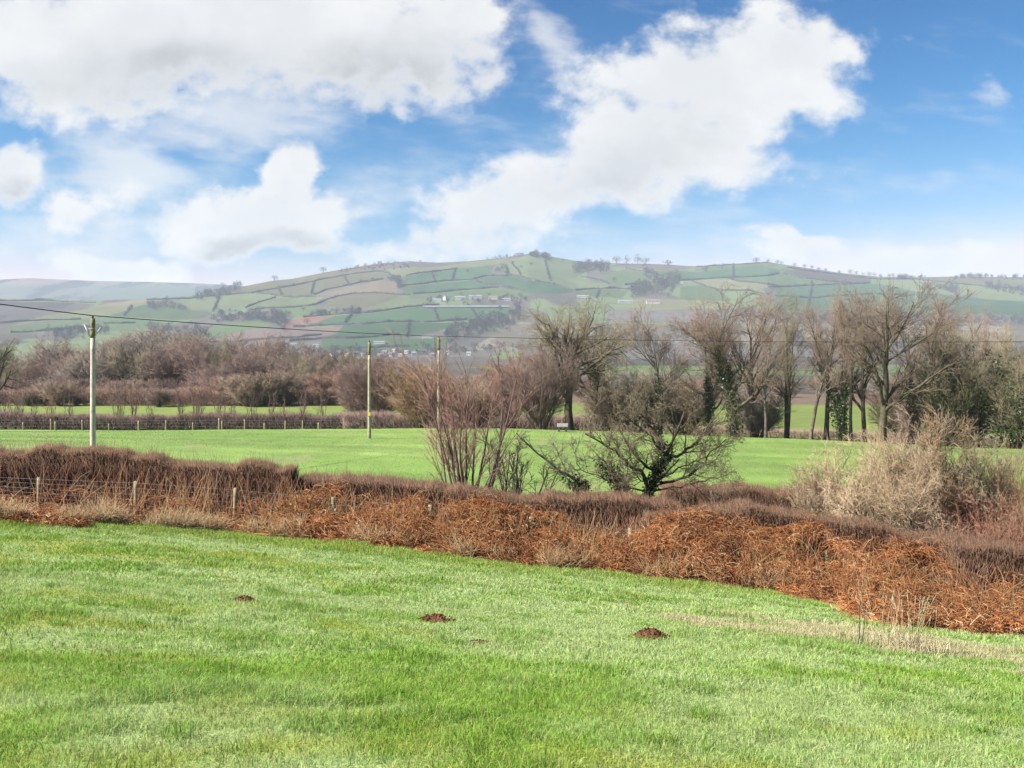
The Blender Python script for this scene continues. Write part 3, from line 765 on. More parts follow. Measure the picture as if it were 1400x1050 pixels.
for px0, px1, n, thin in [(-80,395,6500,.09),(385,700,17000,0),(690,1000,19500,0),(985,1250,18000,0),(1235,1490,17500,0)]:
    x, y, z, v = face(n, px0, px1, rgb, thin); n = len(x)
    P0 = np.stack([x, y, z], 1)
    d = np.stack([rgb.normal(size=n)*.75, -.35+rgb.normal(size=n)*.45, .25+.5*rgb.random(n)], 1)
    P, Rd = grow(rgb, P0, norm(d), rgb.uniform(.2, .66, n)*(.6+.6*v), rgb.uniform(.0055, .0098, n), 6, .16, -.34, .45)
    P[:,:,2] = np.maximum(P[:,:,2], H(P[:,:,0], P[:,:,1])+.01)
    C = bcols(P0, rgb); g.add(*tubes(P, Rd, 3), C=np.repeat(C, 18, 0))
    p, d, rad, t = kids(rgb, P, Rd, 6, .2, 1, 48, 18, .9); d[:,2] -= .55
    g.add(*spikes(p, p+norm(d)*rgb.uniform(.05, .17, (len(p), 1)), .0085), C=np.repeat(np.repeat(C, 6, 0)*rgb.uniform(.75, 1.2, (n*6, 1)), 4, 0))
# upright stalks holding the bank up
n = 3800; px, x, y, z, e = scatter_bank(n, 395, 1480, BK, rgb)
P0 = np.stack([x, y, z], 1)
P, Rd = grow(rgb, P0, norm(np.stack([rgb.normal(size=n)*.28, rgb.normal(size=n)*.3-.1, np.ones(n)], 1)), rgb.uniform(.6, 1.5, n)*np.clip(.35+e/2.5, .35, 1)*post_gap(x, y), np.full(n, .0075), 7, .13, -.09, .5)
g.add(*tubes(P, Rd, 3), C=np.repeat(palette([(.42,.23,.10),(.38,.16,.06),(.48,.34,.19),(.22,.09,.04)], [3,4,1.5,2])(P0, rgb), 21, 0))
tag(link('bracken', g.mesh('bracken', M['straw'])), 'rust-brown dead bracken draped in tangles down the front of the hedge', 'bracken', kind='stuff')

# bramble leaves still green among the bracken
n = 9000; px, x, y, z, e = scatter_bank(n, 380, 1480, BK, rgb); kk = fbm(x/1.6, y/1.6, 95, 3) > .60
C = np.stack([x, y, z+rgb.random(n)*1.2*np.clip(.3+e/2, .3, 1)], 1)[kk]
g = Geo(); g.add(*leaves(C, rgb.uniform(.05, .10, len(C)), rgb))
tag(link('bramble_leaves', g.mesh('bramble_leaves', M['ivy'])), 'scattered green bramble leaves among the dead bracken', 'bramble', kind='stuff')
# collapsed bracken litter lying on the bank
g = Geo()
n = 18000; px, x, y, z, e = scatter_bank(n, 330, 1480, BK, rgb)
d = rgb.normal(size=(n, 3)); d[:,2] = np.abs(d[:,2])*.35; d = norm(d)
p0 = np.stack([x, y, z+rgb.random(n)**1.5*np.clip(.15+e*.35, .1, .7)], 1)
g.add(*spikes(p0, p0+d*rgb.uniform(.15, .5, n)[:,None], .008), C=np.repeat(bcols(p0, rgb), 4, 0))
tag(link('bracken_litter', g.mesh('bracken_litter', M['straw'])), 'flattened rust-coloured bracken litter at the foot of the bank', 'bracken litter', kind='stuff')

def blades(x, y, z, h, w, rg, lean, C, tipc=None):
    n = len(x); az = rg.random(n)*2*math.pi
    s = np.stack([np.cos(az), np.sin(az), np.zeros(n)], 1)*(w/2)[:,None]
    la = rg.random(n)*2*math.pi; l = lean*rg.random(n)
    ld = np.stack([np.cos(la), np.sin(la), np.zeros(n)], 1)*(l*h)[:,None]
    b = np.stack([x, y, z], 1); up = np.zeros((n, 3)); up[:,2] = h
    V = np.stack([b-s, b+s, b+s*.8+ld*.35+up*.55, b-s*.8+ld*.35+up*.55, b+ld+up*(1-.3*l)[:,None]], 1)
    i = np.arange(n)[:,None]*5
    return V.reshape(-1, 3), [i+np.array([[0,1,2,3]]), i+np.array([[3,2,4]])], np.repeat(C, 5, 0)

g = Geo()
scol = palette([(.46,.34,.19),(.54,.43,.27),(.36,.22,.11),(.32,.15,.06)], [4,3,2,1.5], .2)
for px0, px1, n, dens in [(-90,420,14000,1.),(400,800,3600,.5),(780,1050,1500,.3),(1050,1450,900,.3)]:
    px, x, y, z, e = scatter_bank(n, px0, px1, BK, rgb)
    y = edge_y(x)+np.abs(rgb.normal(size=n))*(.9 if px0 < 0 else .6); z = H(x, y)
    k = fbm(x/.7, y/.7, 85, 3) > .40
    x, y, z = x[k], y[k], z[k]; n = len(x)
    P0 = np.stack([x, y, z], 1)
    P, Rd = grow(rgb, P0, norm(np.stack([rgb.normal(size=n)*.45, rgb.normal(size=n)*.35, np.ones(n)], 1)), rgb.uniform(.2, .68, n)*(.45+.9*fbm(x/.6, y/.6, 86, 2))*post_gap(x, y), np.full(n, .0065), 4, .16, -.16, .4)
    g.add(*tubes(P, Rd, 3), C=np.repeat(scol(P0, rgb), 12, 0))
# tall bleached stems standing in front of the hedge
n = 2400; px, x, y, z, e = scatter_bank(n, -80, 1450, BK, rgb)
y = y+1.1; kk = (fbm(x/.8, y*0, 89, 3) > .46); px, x, y, e = px[kk], x[kk], y[kk], e[kk]; n = len(x); z = H(x, y); P0 = np.stack([x, y, z], 1)
P, Rd = grow(rgb, P0, norm(np.stack([rgb.normal(size=n)*.22, rgb.normal(size=n)*.2, np.ones(n)], 1)), rgb.uniform(.8, 1.75, n)*(.7+.5*fbm(x/2, y/2, 87, 2)), np.full(n, .0075), 6, .12, -.05, .5)
g.add(*tubes(P, Rd, 3), C=np.repeat(palette([(.40,.24,.11),(.34,.14,.05),(.45,.33,.19),(.22,.10,.05)], [3,3,2,2])(P0, rgb), 18, 0))
tag(link('dry_grass', g.mesh('dry_grass', M['straw'])), 'bleached dry grass and stalks along the foot of the fence', 'dry grass', kind='stuff')

# ------------------------------------------------------------------ pasture grass
rgg = np.random.default_rng(31)
MOLES = [(593,849,44), (888,872,46), (333,822,30), (652,880,26)]
MH = []
for a, b, w_ in MOLES:
    q = ray(a, b); MH.append((q[0], q[1], w_/F*q[1]/2))
g = Geo()
for d0, d1, dens, hm, wd in [(3.4,7.5,5000,.046,.0040),(7.5,13,2300,.045,.0064),(13,27,800,.048,.012)]:
    A = .56*(d1*d1-d0*d0)+3.0*(d1-d0); n = int(A*dens)
    y = np.sqrt(rgg.uniform(d0*d0, d1*d1, n)); x = (2*rgg.random(n)-1)*(.56*y+1.5)
    k = y < edge_y(x)+.4
    for mx, my, mr in MH: k &= (x-mx)**2+(y-my)**2 > (mr*(.80+.35*rgg.random(n)))**2
    x, y = x[k], y[k]
    c, kl, ks, ke = near_colour(x, y)
    n = len(x)
    tuft = fbm(x/.22, y/.22, 91, 2)
    h = hm*(.45+1.1*tuft)*rgg.uniform(.6, 1.3, n)*(1+.8*kl+.9*ke+.8*ks)
    c = c*rgg.uniform(.70, 1.32, (n, 1))
    dead = rgg.random(n) < .09
    c[dead] = np.array([.40,.36,.16])*rgg.uniform(.7, 1.2, (dead.sum(), 1))
    V, Fc, C = blades(x, y, H(x, y)-.006, h, wd*rgg.uniform(.7, 1.4, n), rgg, 1.45, c)
    g.add(V, Fc, C)
# darker, longer tufts dotted over the pasture
nt = 420; ty_ = np.sqrt(rgg.uniform(4.2**2, 21**2, nt)); tx_ = (2*rgg.random(nt)-1)*(.56*ty_+1)
k = (ty_ < edge_y(tx_)-.6) & (straw_mask(tx_, ty_) < .3); tx_, ty_ = tx_[k], ty_[k]; nt = len(tx_)
per = 70; r_ = rgg.uniform(.05, .17, nt); x = np.repeat(tx_, per)+rgg.normal(size=nt*per)*np.repeat(r_, per); y = np.repeat(ty_, per)+rgg.normal(size=nt*per)*np.repeat(r_, per)*.8
c = np.array([[.13,.26,.028]])*rgg.uniform(.7, 1.3, (nt*per, 1))+np.array([[.05,.03,0]])*np.repeat(rgg.random((nt, 1)), per, 0)
V, Fc, C = blades(x, y, H(x, y)-.006, np.repeat(rgg.uniform(.06, .12, nt), per)*rgg.uniform(.5, 1.2, nt*per), np.full(nt*per, .0055), rgg, 1.3, c); g.add(V, Fc, C)
# coarser cover on the field beyond the hedge
n = 150000; y = np.sqrt(rgg.uniform(36**2, 100**2, n)); x = (2*rgg.random(n)-1)*(.57*y+3)
nn = fbm(x/6, y/9, 41, 4)[:,None]; c = np.array([.14,.235,.042])*(1-nn)+np.array([.21,.285,.07])*nn
bare = sstep(.64,.76, fbm(x/2.2, y/5, 43, 4))[:,None]*.6
c = c*(.66+.68*fbm(x/16+y/30, y/2.6, 44, 4)[:,None])
c = (c*(1-bare)+np.array([.26,.25,.12])*bare)*rgg.uniform(.85, 1.15, (n, 1))
V, Fc, C = blades(x, y, H(x, y)-.01, rgg.uniform(.03, .07, n), rgg.uniform(.015, .035, n), rgg, 1.3, c); g.add(V, Fc, C)
tag(link('grass', g.mesh('grass', M['grass'])), 'short dewy grass covering the pasture', 'grass', kind='stuff')

# ------------------------------------------------------------------ molehills, stalks
def molehill(px, py, wpx, label, seed, flat=.42):
    x, y, z = ray(px, py); w = wpx/F*y/2; rg = np.random.default_rng(seed)
    nr, na = 14, 40; g = Geo()
    r = np.linspace(0, 1, nr); a = np.arange(na)/na*2*math.pi
    rr, aa = np.meshgrid(r, a, indexing='ij')
    wob = 1+.30*(fbm(np.cos(aa)*1.3+seed, np.sin(aa)*1.3, seed, 3)-.5)*2
    X = rr*np.cos(aa)*w*wob; Y = rr*np.sin(aa)*w*.9*wob
    Z = flat*w*(1-rr**2)**.8*(.55+.9*fbm(X/w*2.2+seed, Y/w*2.2, seed, 3)) + (fbm(X/w*7, Y/w*7, seed+3, 2)-.5)*.16*w*(1-rr**3)
    Z = Z-.02
    i = np.arange(nr*na).reshape(nr, na)
    q = np.stack([i[:-1], i[1:], np.roll(i[1:], -1, 1), np.roll(i[:-1], -1, 1)], -1).reshape(-1, 4)
    g.add(np.stack([X, Y, Z], -1).reshape(-1, 3), q)
    for _ in range(170):                               # loose crumbs of earth
        t = math.sqrt(rg.random())*1.4; b = rg.random()*6.28; s = w*rg.uniform(.03, .10)
        c = np.array([t*math.cos(b)*w, t*math.sin(b)*w*.9, flat*w*max(0, 1-t*t)**.8*.95+s*.2])
        v = norm(rg.normal(size=(6, 3))*.25+np.array([[1,0,0],[-1,0,0],[0,1,0],[0,-1,0],[0,0,1],[0,0,-1]]))*s*rg.uniform(.6, 1.2, (6, 1))
        g.add(v+c, np.array([[0,2,4],[2,1,4],[1,3,4],[3,0,4],[2,0,5],[1,2,5],[3,1,5],[0,3,5]]))
    tag(link('molehill', g.mesh('molehill', M['soil']), loc=(x, y, z)), label, 'molehill')
molehill(593, 849, 44, 'wide low molehill of red soil in the middle of the pasture', 3, .40)
molehill(888, 872, 46, 'dark rounded molehill nearest the pale dry grass', 5, .55)
molehill(333, 822, 30, 'small flat molehill furthest towards the clipped hedge', 7, .5)
molehill(652, 880, 26, 'smallest molehill, half sunk in grass, just below the wide low molehill', 9, .42)

def stalk(px, py, toppx, toppy, label, m, r, name='dead_stem', cat='dead stem', side=0):
    x, y, z = ray(px, py); top = np.array([(toppx-CX)/F*y, y, (HY-toppy)/F*y])-np.array([x, y, z])
    rg = np.random.default_rng(px); n = 8; t = np.linspace(0, 1, n)[:,None]
    P = top[None]*t+np.array([.03, .02, 0])*np.sin(t*math.pi)+rg.normal(size=(n, 3))*.004*t
    g = Geo(); g.add(*tubes(P[None], (r*np.linspace(1, .5, n))[None], 5))
    for k in range(side):
        a = P[3+k % 4]; g.add(*spikes(a[None], (a+np.array([rg.normal()*.03, rg.normal()*.03, .06]))[None], r*.6))
    tag(link(name, g.mesh(name, m), loc=(x, y, z)), label, cat)
stalk(1172, 888, 1174, 826, 'taller straight dark dead stem standing in the pasture', M['dark'], .0085, side=4)
stalk(1176, 887, 1181, 830, 'dark dead stem leaning right beside the straight one', M['dark'], .007, side=3)
tx, ty, tz = ray(1232, 890)
g = Geo(); rg = np.random.default_rng(4); n = 46
P0 = np.stack([rg.normal(size=n)*.16, rg.normal(size=n)*.12, np.zeros(n)], 1)
P, Rd = grow(rg, P0, norm(np.stack([rg.normal(size=n)*.2+.05, rg.normal(size=n)*.15, np.ones(n)], 1)), rg.uniform(.25, .72, n), np.full(n, .0042), 8, .05, -.015, .6)
g.add(*tubes(P, Rd, 3))
tip = P[:,-1]; hd = norm(P[:,-1]-P[:,-2])
for k in range(14):
    q = tip-hd*rg.uniform(0, .12, (n, 1)); g.add(*spikes(q, q+norm(hd+rg.normal(size=hd.shape)*.25)*.035, .0025))
n = 700; x = rg.normal(size=n)*.25; y = rg.normal(size=n)*.18
V, Fc, _ = blades(x, y, np.zeros(n), rg.uniform(.08, .22, n), np.full(n, .006), rg, 1.4, np.zeros((n, 3))); g.add(V, Fc)
tag(link('dry_grass_tuft', g.mesh('dry_grass_tuft', mat('straw_plain', (.42,.35,.20), (.56,.48,.31), 6., trans=.2)), loc=(tx, ty, tz)), 'tuft of tall bleached grass stalks right of the two dark dead stems', 'grass tuft')

# ------------------------------------------------------------------ near wire fence
fe = empty('stock_fence', on(700, 27.0), 'post and wire stock fence half buried in bracken along the hedge', 'fence')
inv = np.array(fe.location)
def post_mesh(h, r, seed, m):
    rg = np.random.default_rng(seed); n = 7; t = np.linspace(0, 1, n)
    P = np.stack([.03*h*rg.normal()*t, .02*h*rg.normal()*t, -.3+t*(h+.3)], 1)
    g = Geo(); g.add(*tubes(P[None], (r*(1+.06*rg.normal(size=n)))[None], 10, cap=True)); return g.mesh('post', m)
posts = [(-80,648),(53,653),(186,658),(320,667),(457,680),(590,690),(725,707),(862,722),(998,733),(1132,752),(1266,775),(1400,800)]
tops = []
for k, (px, py) in enumerate(posts):
    x, y, z = on(px, 27.0); h = (HY-py)/F*27-z
    o = link('post', post_mesh(h, .062, k, M['wood_post']), fe, np.array([x, y, z])-inv); tops.append((x, h))
xs_ = np.array([t[0] for t in tops]); hs_ = np.array([t[1] for t in tops])
xx = np.linspace(xs_[0], xs_[-1], 260); hh = np.interp(xx, xs_, hs_); zz = H(xx, np.full(260, 27.0))
zz = np.interp(xx, xs_, H(xs_, np.full(len(xs_), 27.0)))
g = Geo()
for f in (.02, .17, .32, .47, .62, .80, .95):
    P = np.stack([xx, np.full(260, 26.93), zz+hh*f+.01], 1)-inv
    g.add(*tubes(P[None], np.full((1, 260), .0028 if f < .9 else .003), 3))
sx = np.arange(xs_[0], xs_[-1], .16); sz = np.interp(sx, xx, zz); sh = np.interp(sx, xx, hh)
P = np.stack([np.stack([sx, np.full(len(sx), 26.93), sz+sh*.02], 1), np.stack([sx, np.full(len(sx), 26.93), sz+sh*.8], 1)], 1)-inv
g.add(*tubes(P, np.full((len(sx), 2), .0016), 3))
link('wire_netting', g.mesh('wire_netting', M['metal']), fe)

# ------------------------------------------------------------------ far field fence and hedge
FD = 119.0
ff = empty('field_fence', on(230, FD), 'line of short pale fence posts along the far edge of the field', 'fence')
inv = np.array(ff.location)
for k, px in enumerate([-10,32,70,76,113,149,190,227,264,300,304,335,362,390,414,436,470]):
    x, y, z = on(px, FD); h = [1.0,.7,1.2,.85,1.1,.6,.95][k % 7]
    link('post', post_mesh(h+.25, .10 if k % 3 else .13, k+50, M['wood_new']), ff, np.array([x, y, z])-inv)
xw = (np.linspace(-30, 480, 60)-CX)/F*FD
g = Geo()
for f in (.45, .9, 1.2): g.add(*tubes((np.stack([xw, np.full(60, FD), H(xw, np.full(60, FD))+f], 1)-inv)[None], np.full((1, 60), .006), 3))
link('wire', g.mesh('wire', M['metal']), ff)

rgf = np.random.default_rng(77)
def far_hedge(label, px0, px1, D, h, n, seed, mt, leafy=0):
    rg = np.random.default_rng(seed); x0, x1 = (px0-CX)/F*D, (px1-CX)/F*D
    e = empty('field_hedge', on((px0+px1)/2, D), label, 'hedge'); inv = np.array(e.location)
    x = rg.uniform(x0, x1, n); y = D+rg.uniform(-1, 1, n); z = H(x, y)
    hh = h*(.7+.5*fbm(x/4, y*0, seed, 3)); p0 = np.stack([x, y, z+hh*rg.random(n)*.8], 1)
    d = norm(rg.normal(size=(n, 3))*np.array([.5, .5, .2])+np.array([0, 0, 1])); L = np.minimum(rg.uniform(.4, 1.3, n), z+hh-p0[:,2]+.3)
    g = Geo(); g.add(*spikes(p0-inv, p0+d*L[:,None]-inv, .022)); link('twigs', g.mesh('twigs', M[mt]), e)
    if leafy:
        k = rg.integers(0, n, leafy); c = p0[k].copy(); c[:,2] = z[k]+rg.random(leafy)*hh[k]*.75
        c = c[fbm(c[:,0]/5, c[:,1]*0, seed+5, 3) > .45]
        g = Geo(); g.add(*leaves(c-inv, .22, rg)); link('leaves', g.mesh('leaves', M['ivy']), e)
    return e
far_hedge('dark leafy hedge behind the short pale fence posts', -60, 490, 121.5, 2.2, 26000, 5, 't_dark', 9000)
far_hedge('brown hedge running on behind the pole with the yellow plate', 470, 830, 118, 2.1, 16000, 6, 't_purple', 1500)
far_hedge('thin hedge under the tree row on the crest', 830, 1460, 122, 1.4, 12000, 8, 't_tan', 1200)
proto('sapling', 'whip', 91, 5, .011, width=2.2, tw='t_tan')
proto('sapling_b', 'whip', 93, 5, .011, width=1.4, tw='t_tan')
for i, px in enumerate([8,21,28,47,70,95,163,182,205,246,268,275,300,318,345,372,388,415,440]):
    px_tree('hedge_sapling', ['sapling', 'sapling_b'][i % 2], px, 122+rgf.normal()*.6, [528,538,532,541,524,533,512,520,537,526,510,535,518,541,527,532,540,526,530][i], 'thin bare sapling growing out of the hedge behind the short pale posts', cat='sapling', group='saplings in the far field hedge', tw=['t_dark','t_red','t_dark'][i % 3], bark='t_dark', wide=1.0)

u_ = far_hedge('reddish-brown undergrowth along the foot of the far wood', -90, 600, 183, 3.6, 26000, 15, 't_red'); tag(u_, cat='undergrowth', kind='stuff'); u_.name = 'undergrowth'
u_ = far_hedge('dark scrub filling the far wood behind its front shrubs', -90, 640, 196, 6.0, 26000, 17, 't_dark'); tag(u_, cat='undergrowth', kind='stuff'); u_.name = 'undergrowth'
# ------------------------------------------------------------------ shrubs along the near hedge
proto('hazel', 'hazel', 101, 5.2, .0056, width=3.3, bark='t_tan', tw='t_tan', ivy=[(260, .15, .9, .22, .07)])
px_tree('hazel_shrub', 'hazel', 637, 31.5, 452, 'many-stemmed bare hazel standing tall out of the hedge', cat='shrub', tw='t_red', bark='t_dark', rz=.6)
proto('thin_shrub', 'whip', 105, 2.6, .0055, width=1.7, tw='t_tan')
px_tree('thin_shrub', 'thin_shrub', 695, 32, 590, 'thin grey shrub beside the hazel, nearer to it', cat='shrub', wide=.8)
px_tree('thin_shrub', 'thin_shrub', 716, 31.5, 585, 'thin grey shrub standing below the leaning grey branch', cat='shrub', wide=.9)

def poly_px(pts, D, n, wob, seed):
    """limb through photo pixels at distance D (the third value steps towards or away from the camera)"""
    rg = np.random.default_rng(seed); p = np.array(pts, float); d = D+p[:,2]
    q = np.stack([(p[:,0]-CX)/F*d, d, (HY-p[:,1])/F*d], 1)
    s = np.concatenate([[0], np.cumsum(np.linalg.norm(np.diff(q, axis=0), axis=1))]); t = np.linspace(0, s[-1], n)
    r = np.stack([np.interp(t, s, q[:,k]) for k in range(3)], 1)
    r[1:-1] += rg.normal(size=(n-2, 3))*wob
    return r
def limbs_tree(name, label, D, limbs, levels, seed, twig, bark, tw, ivy=0, ivz=None, ivs=.25, cat='tree'):
    """a tree whose main limbs are given one by one"""
    n = 14; inv = None; Ps, Rs = [], []
    for k, (pts, r) in enumerate(limbs):
        q = poly_px(pts, D, n, .025, seed+k)
        if inv is None: inv = q[0].copy(); inv[2] = h1(q[0][0], q[0][1]); q[0][2] = min(q[0][2], inv[2]-.1)
        Ps.append(q-inv); Rs.append(r*np.linspace(1, .35, n))
    rg = np.random.default_rng(seed); P = np.array(Ps); Rd = np.array(Rs)
    e = empty(name, inv, label, cat)
    tr, cr = Geo(), Geo(); tr.add(*tubes(P, Rd, 8)); paths = [(P, Rd)]
    for (m, t0, ang, ln, npt, wa, up, k) in levels:
        p, d, rad, t = kids(rg, P, Rd, m, t0, 1, ang, 15, .6)
        L = ln*rg.uniform(.5, 1.3, len(t))
        if npt == 0: cr.add(*spikes(p, p+norm(d+.3*rg.normal(size=d.shape))*L[:,None], twig))
        else:
            P, Rd = grow(rg, p, d, L, np.maximum(rad, twig), npt, wa, up, .35); Rd = np.maximum(Rd, twig*.8)
            (tr if k > 3 else cr).add(*tubes(P, Rd, k))
    link('trunk', tr.mesh('trunk', M[bark]), e); link('crown', cr.mesh('crown', M[tw]), e)
    if ivy:
        g = Geo(); g.add(*ivy_on(paths, rg, ivy, ivz[0], ivz[1], ivs, .075, 0, [0])); link('ivy', g.mesh('ivy', M['ivy']), e)
    return e
LV = [(8,.2,46,.95,7,.14,.045,4),(6,.15,44,.5,5,.14,.03,3),(5,.1,44,.28,4,.13,.02,3),(4,.1,44,.16,0,0,0,3)]
limbs_tree('hawthorn_tree', 'wide spreading bare hawthorn with an ivy-wrapped trunk in the hedge', 31.5,
    [([(883,690,0),(889,666,0),(898,649,0),(910,626,0),(903,604,.1),(889,580,.2),(879,560,.3)], .12),
     ([(888,669,0),(879,649,0),(859,634,-.2),(841,616,-.4),(819,603,-.5),(800,593,-.5)], .07),
     ([(906,630,0),(932,621,.2),(950,608,.4),(964,589,.6),(978,571,.6)], .06),
     ([(903,661,0),(932,655,-.3),(957,641,-.5),(973,616,-.6),(992,601,-.7)], .05),
     ([(898,649,0),(870,625,.5),(852,600,.8),(844,576,.9),(839,555,1.)], .055),
     ([(906,625,0),(922,600,-.5),(932,576,-.7),(936,551,-.9)], .055),
     ([(903,616,0),(889,596,-.7),(863,577,-1.),(848,563,-1.1)], .045),
     ([(892,661,0),(913,649,.6),(941,633,1.),(978,620,1.3)], .04),
     ([(892,671,0),(926,666,-.4),(960,658,-.6),(996,649,-.7)], .032), ([(886,674,0),(852,665,-.3),(822,652,-.4),(786,642,-.5)], .034), ([(889,671,0),(870,649,-.8),(852,625,-1.1)], .03)], LV, 301, .0055, 'moss', 't_dark2', ivy=2600, ivz=(1.0, 4.3), ivs=.20)
limbs_tree('leaning_branch_tree', 'small grey tree leaning far over to the left, before the hawthorn', 31.2,
    [([(806,676,0),(795,664,0),(775,650,0),(752,632,0),(735,620,0),(718,606,0),(706,592,0)], .055),
     ([(795,664,0),(790,640,.2),(788,620,.3),(792,600,.3)], .025), ([(775,650,0),(765,625,-.2),(757,605,-.2)], .025)],
    [(9,.2,48,.6,6,.13,.06,3),(6,.1,44,.3,4,.12,.04,3),(4,.1,42,.14,0,0,0,3)], 311, .006, 'bark', 't_grey', ivy=900, ivz=(1.2, 2.7), ivs=.3)
limbs_tree('thorn_shrub', 'small dark ivy-footed thorn between the leaning tree and the hawthorn', 31.3,
    [([(852,682,0),(848,665,0),(838,645,0),(826,630,0),(815,620,0)], .06), ([(850,670,0),(858,645,.2),(862,625,.3)], .035)],
    [(9,.25,48,.6,6,.13,.05,3),(7,.1,46,.32,4,.12,.04,3),(5,.1,44,.15,0,0,0,3)], 317, .006, 'moss', 't_olive', ivy=1800, ivz=(1.2, 3.3), ivs=.36, cat='shrub')

# pale thicket at the right
proto('thicket', 'bush', 121, 3.4, .0045, width=2.5, tw='t_pale')
proto('thicket_b', 'thorn', 125, 3.2, .0045, width=2.6, tw='t_pale')
proto('tall_stem', 'slender', 127, 4.2, .006, width=1.5, tw='t_tan')
px_tree('thicket_shrub', 'thicket', 1205, 32, 592, 'broad pale grey twiggy thicket behind the flat-topped purple hedge', cat='shrub', tw='t_pale', wide=.88)
px_tree('thicket_shrub', 'thicket_b', 1170, 31.5, 618, 'lower tangled pale shrub at the left foot of the broad thicket', cat='shrub', tw='t_pale')
px_tree('thicket_shrub', 'thicket', 1262, 32.5, 568, 'taller pale brown thicket in the middle of the thicket clump', cat='shrub', tw='t_pale', wide=.85, rz=2.)
px_tree('thicket_shrub', 'thicket_b', 1240, 31, 640, 'low brown tangle in front of the thicket clump', cat='shrub', tw='t_pale', rz=1.)
px_tree('lichen_shrub', 'thicket_b', 1325, 33, 578, 'yellowish lichen-covered shrub at the right of the thicket clump', cat='shrub', tw='t_lichen', rz=.5, wide=.8)
px_tree('lichen_shrub', 'thicket', 1335, 34, 592, 'smaller yellowish shrub behind the lichen-covered shrub', cat='shrub', tw='t_lichen', wide=.7)
px_tree('tall_stem_shrub', 'tall_stem', 1254, 32, 552, 'taller thin upright stem in the thicket clump, left of the other', cat='shrub')
px_tree('tall_stem_shrub', 'tall_stem', 1288, 31.5, 553, 'tan upright stem in the thicket clump beside the lichen-covered shrub', cat='shrub', tw='t_orange', wide=.9)
px_tree('small_thorn', 'thicket_b', 1122, 33, 588, 'small open thorn tree left of the thicket clump', cat='shrub', tw='t_pale', wide=.6, rz=2.)
# holly
hx = on(1205, 30.6); rg = np.random.default_rng(8); n = 2200
c = rg.normal(size=(n, 3))*np.array([.32, .3, .42])+np.array([0, 0, .75]); e = empty('holly_bush', hx, 'small dark green holly at the foot of the pale thicket', 'bush')
g = Geo(); g.add(*leaves(c, .085, rg)); link('leaves', g.mesh('leaves', M['ivy']), e)
g = Geo(); P, Rd = grow(rg, np.zeros((7, 3)), norm(np.stack([rg.normal(size=7)*.3, rg.normal(size=7)*.3, np.ones(7)], 1)), np.full(7, 1.1), np.full(7, .02), 6, .1, .05, .3)
g.add(*tubes(P, Rd, 5)); link('stems', g.mesh('stems', M['moss']), e)
# bramble mound at the right edge
def mound(name, label, px, D, wx, wy, top, n, seed, m, r=.007):
    h = (HY-top)/F*D-on(px, D)[2]
    rg = np.random.default_rng(seed); e = empty(name, on(px, D), label, 'bush'); ns = n//9
    a = rg.random(ns)*6.28; q = np.sqrt(rg.random(ns))
    x = np.cos(a)*q*wx; y = np.sin(a)*q*wy; b = np.array(e.location)
    P0 = np.stack([x, y, H(x+b[0], y+b[1])-b[2]], 1)
    hh = h*np.sqrt(np.maximum(.08, 1-q**2))
    P, Rd = grow(rg, P0, norm(np.stack([rg.normal(size=ns)*.4, rg.normal(size=ns)*.4, np.ones(ns)], 1)), hh*rg.uniform(.9, 1.35, ns), np.full(ns, r), 8, .13, -.10, .5)
    g = Geo(); g.add(*tubes(P, Rd, 3))
    p, d, rad, t = kids(rg, P, Rd, 8, .35, 1, 50, 16, .7)
    P1 = p+norm(d+.3*rg.normal(size=d.shape))*rg.uniform(.1, .4, (len(p), 1)); g.add(*spikes(p, P1, r*.8))
    link('canes', g.mesh('canes', m), e)
M['t_pink'] = mat('pinkish_canes', (.30,.14,.095), (.42,.23,.15), .9, rough=.9, spec=.1)
mound('bramble_bush', 'large rounded pinkish-brown bramble beyond the end of the bracken', 1408, 32.5, 2.4, 2.2, 632, 30000, 5, M['t_pink'])
mound('bramble_bush', 'smaller pinkish bramble between the thicket and the large rounded bramble', 1350, 30, 1.0, 1.0, 690, 9000, 6, M['t_pink'])

# ------------------------------------------------------------------ poles and wire
def tube_obj(name, P, r, k, m, parent, cap=True):
    P = np.asarray(P, float); g = Geo(); g.add(*tubes(P[None], np.broadcast_to(np.asarray(r, float), (1, len(P))), k, cap))
    return link(name, g.mesh(name, m), parent)
def pole(px, D, top, r, label, m, mossy, arms=False, plate=False):
    x, y, z = on(px, D); h = (HY-top)/F*D-z
    e = empty('utility_pole', (x, y, z), label, 'utility pole')
    t = np.linspace(-.3, h*.86, 12); tube_obj('shaft', np.stack([0*t, 0*t, t], 1), np.linspace(r*1.12, r*.92, 12), 12, m, e)
    t = np.linspace(h*.86, h-.05, 5); tube_obj('weathered_top', np.stack([0*t, 0*t, t], 1), np.array([r*.94, r*.97, r*.92, r*.95, r*.8]), 12, M['poletop'] if mossy else m, e)
    tube_obj('insulator', [(0, -.02, h-.06), (0, -.02, h+.02), (0, -.02, h+.10)], [.05, .06, .03], 8, M['wire'], e)
    if arms:
        tube_obj('brace', [(-r*.8, -.03, h-1.0), (-.42, -.03, h-.34)], .03, 6, M['pole'], e)
        tube_obj('brace', [(r*.8, -.03, h-.95), (.40, -.03, h-.50)], .03, 6, M['pole'], e)
        tube_obj('crossbolt', [(-r*1.3, -r, h-.55), (r*1.3, -r, h-.55)], .015, 6, M['metal'], e)
    if plate:
        g = Geo(); box(g, (0, -r-.02, (HY-566)/F*D-z), (.22, .02, .28)); link('plate', g.mesh('plate', M['yellow'], False), e)
    return np.array([x, y, z+h+.09])
p1 = pole(127, 47, 434, .12, 'tall pale grey wooden utility pole rising behind the clipped hedge', M['pole'], True, arms=True)
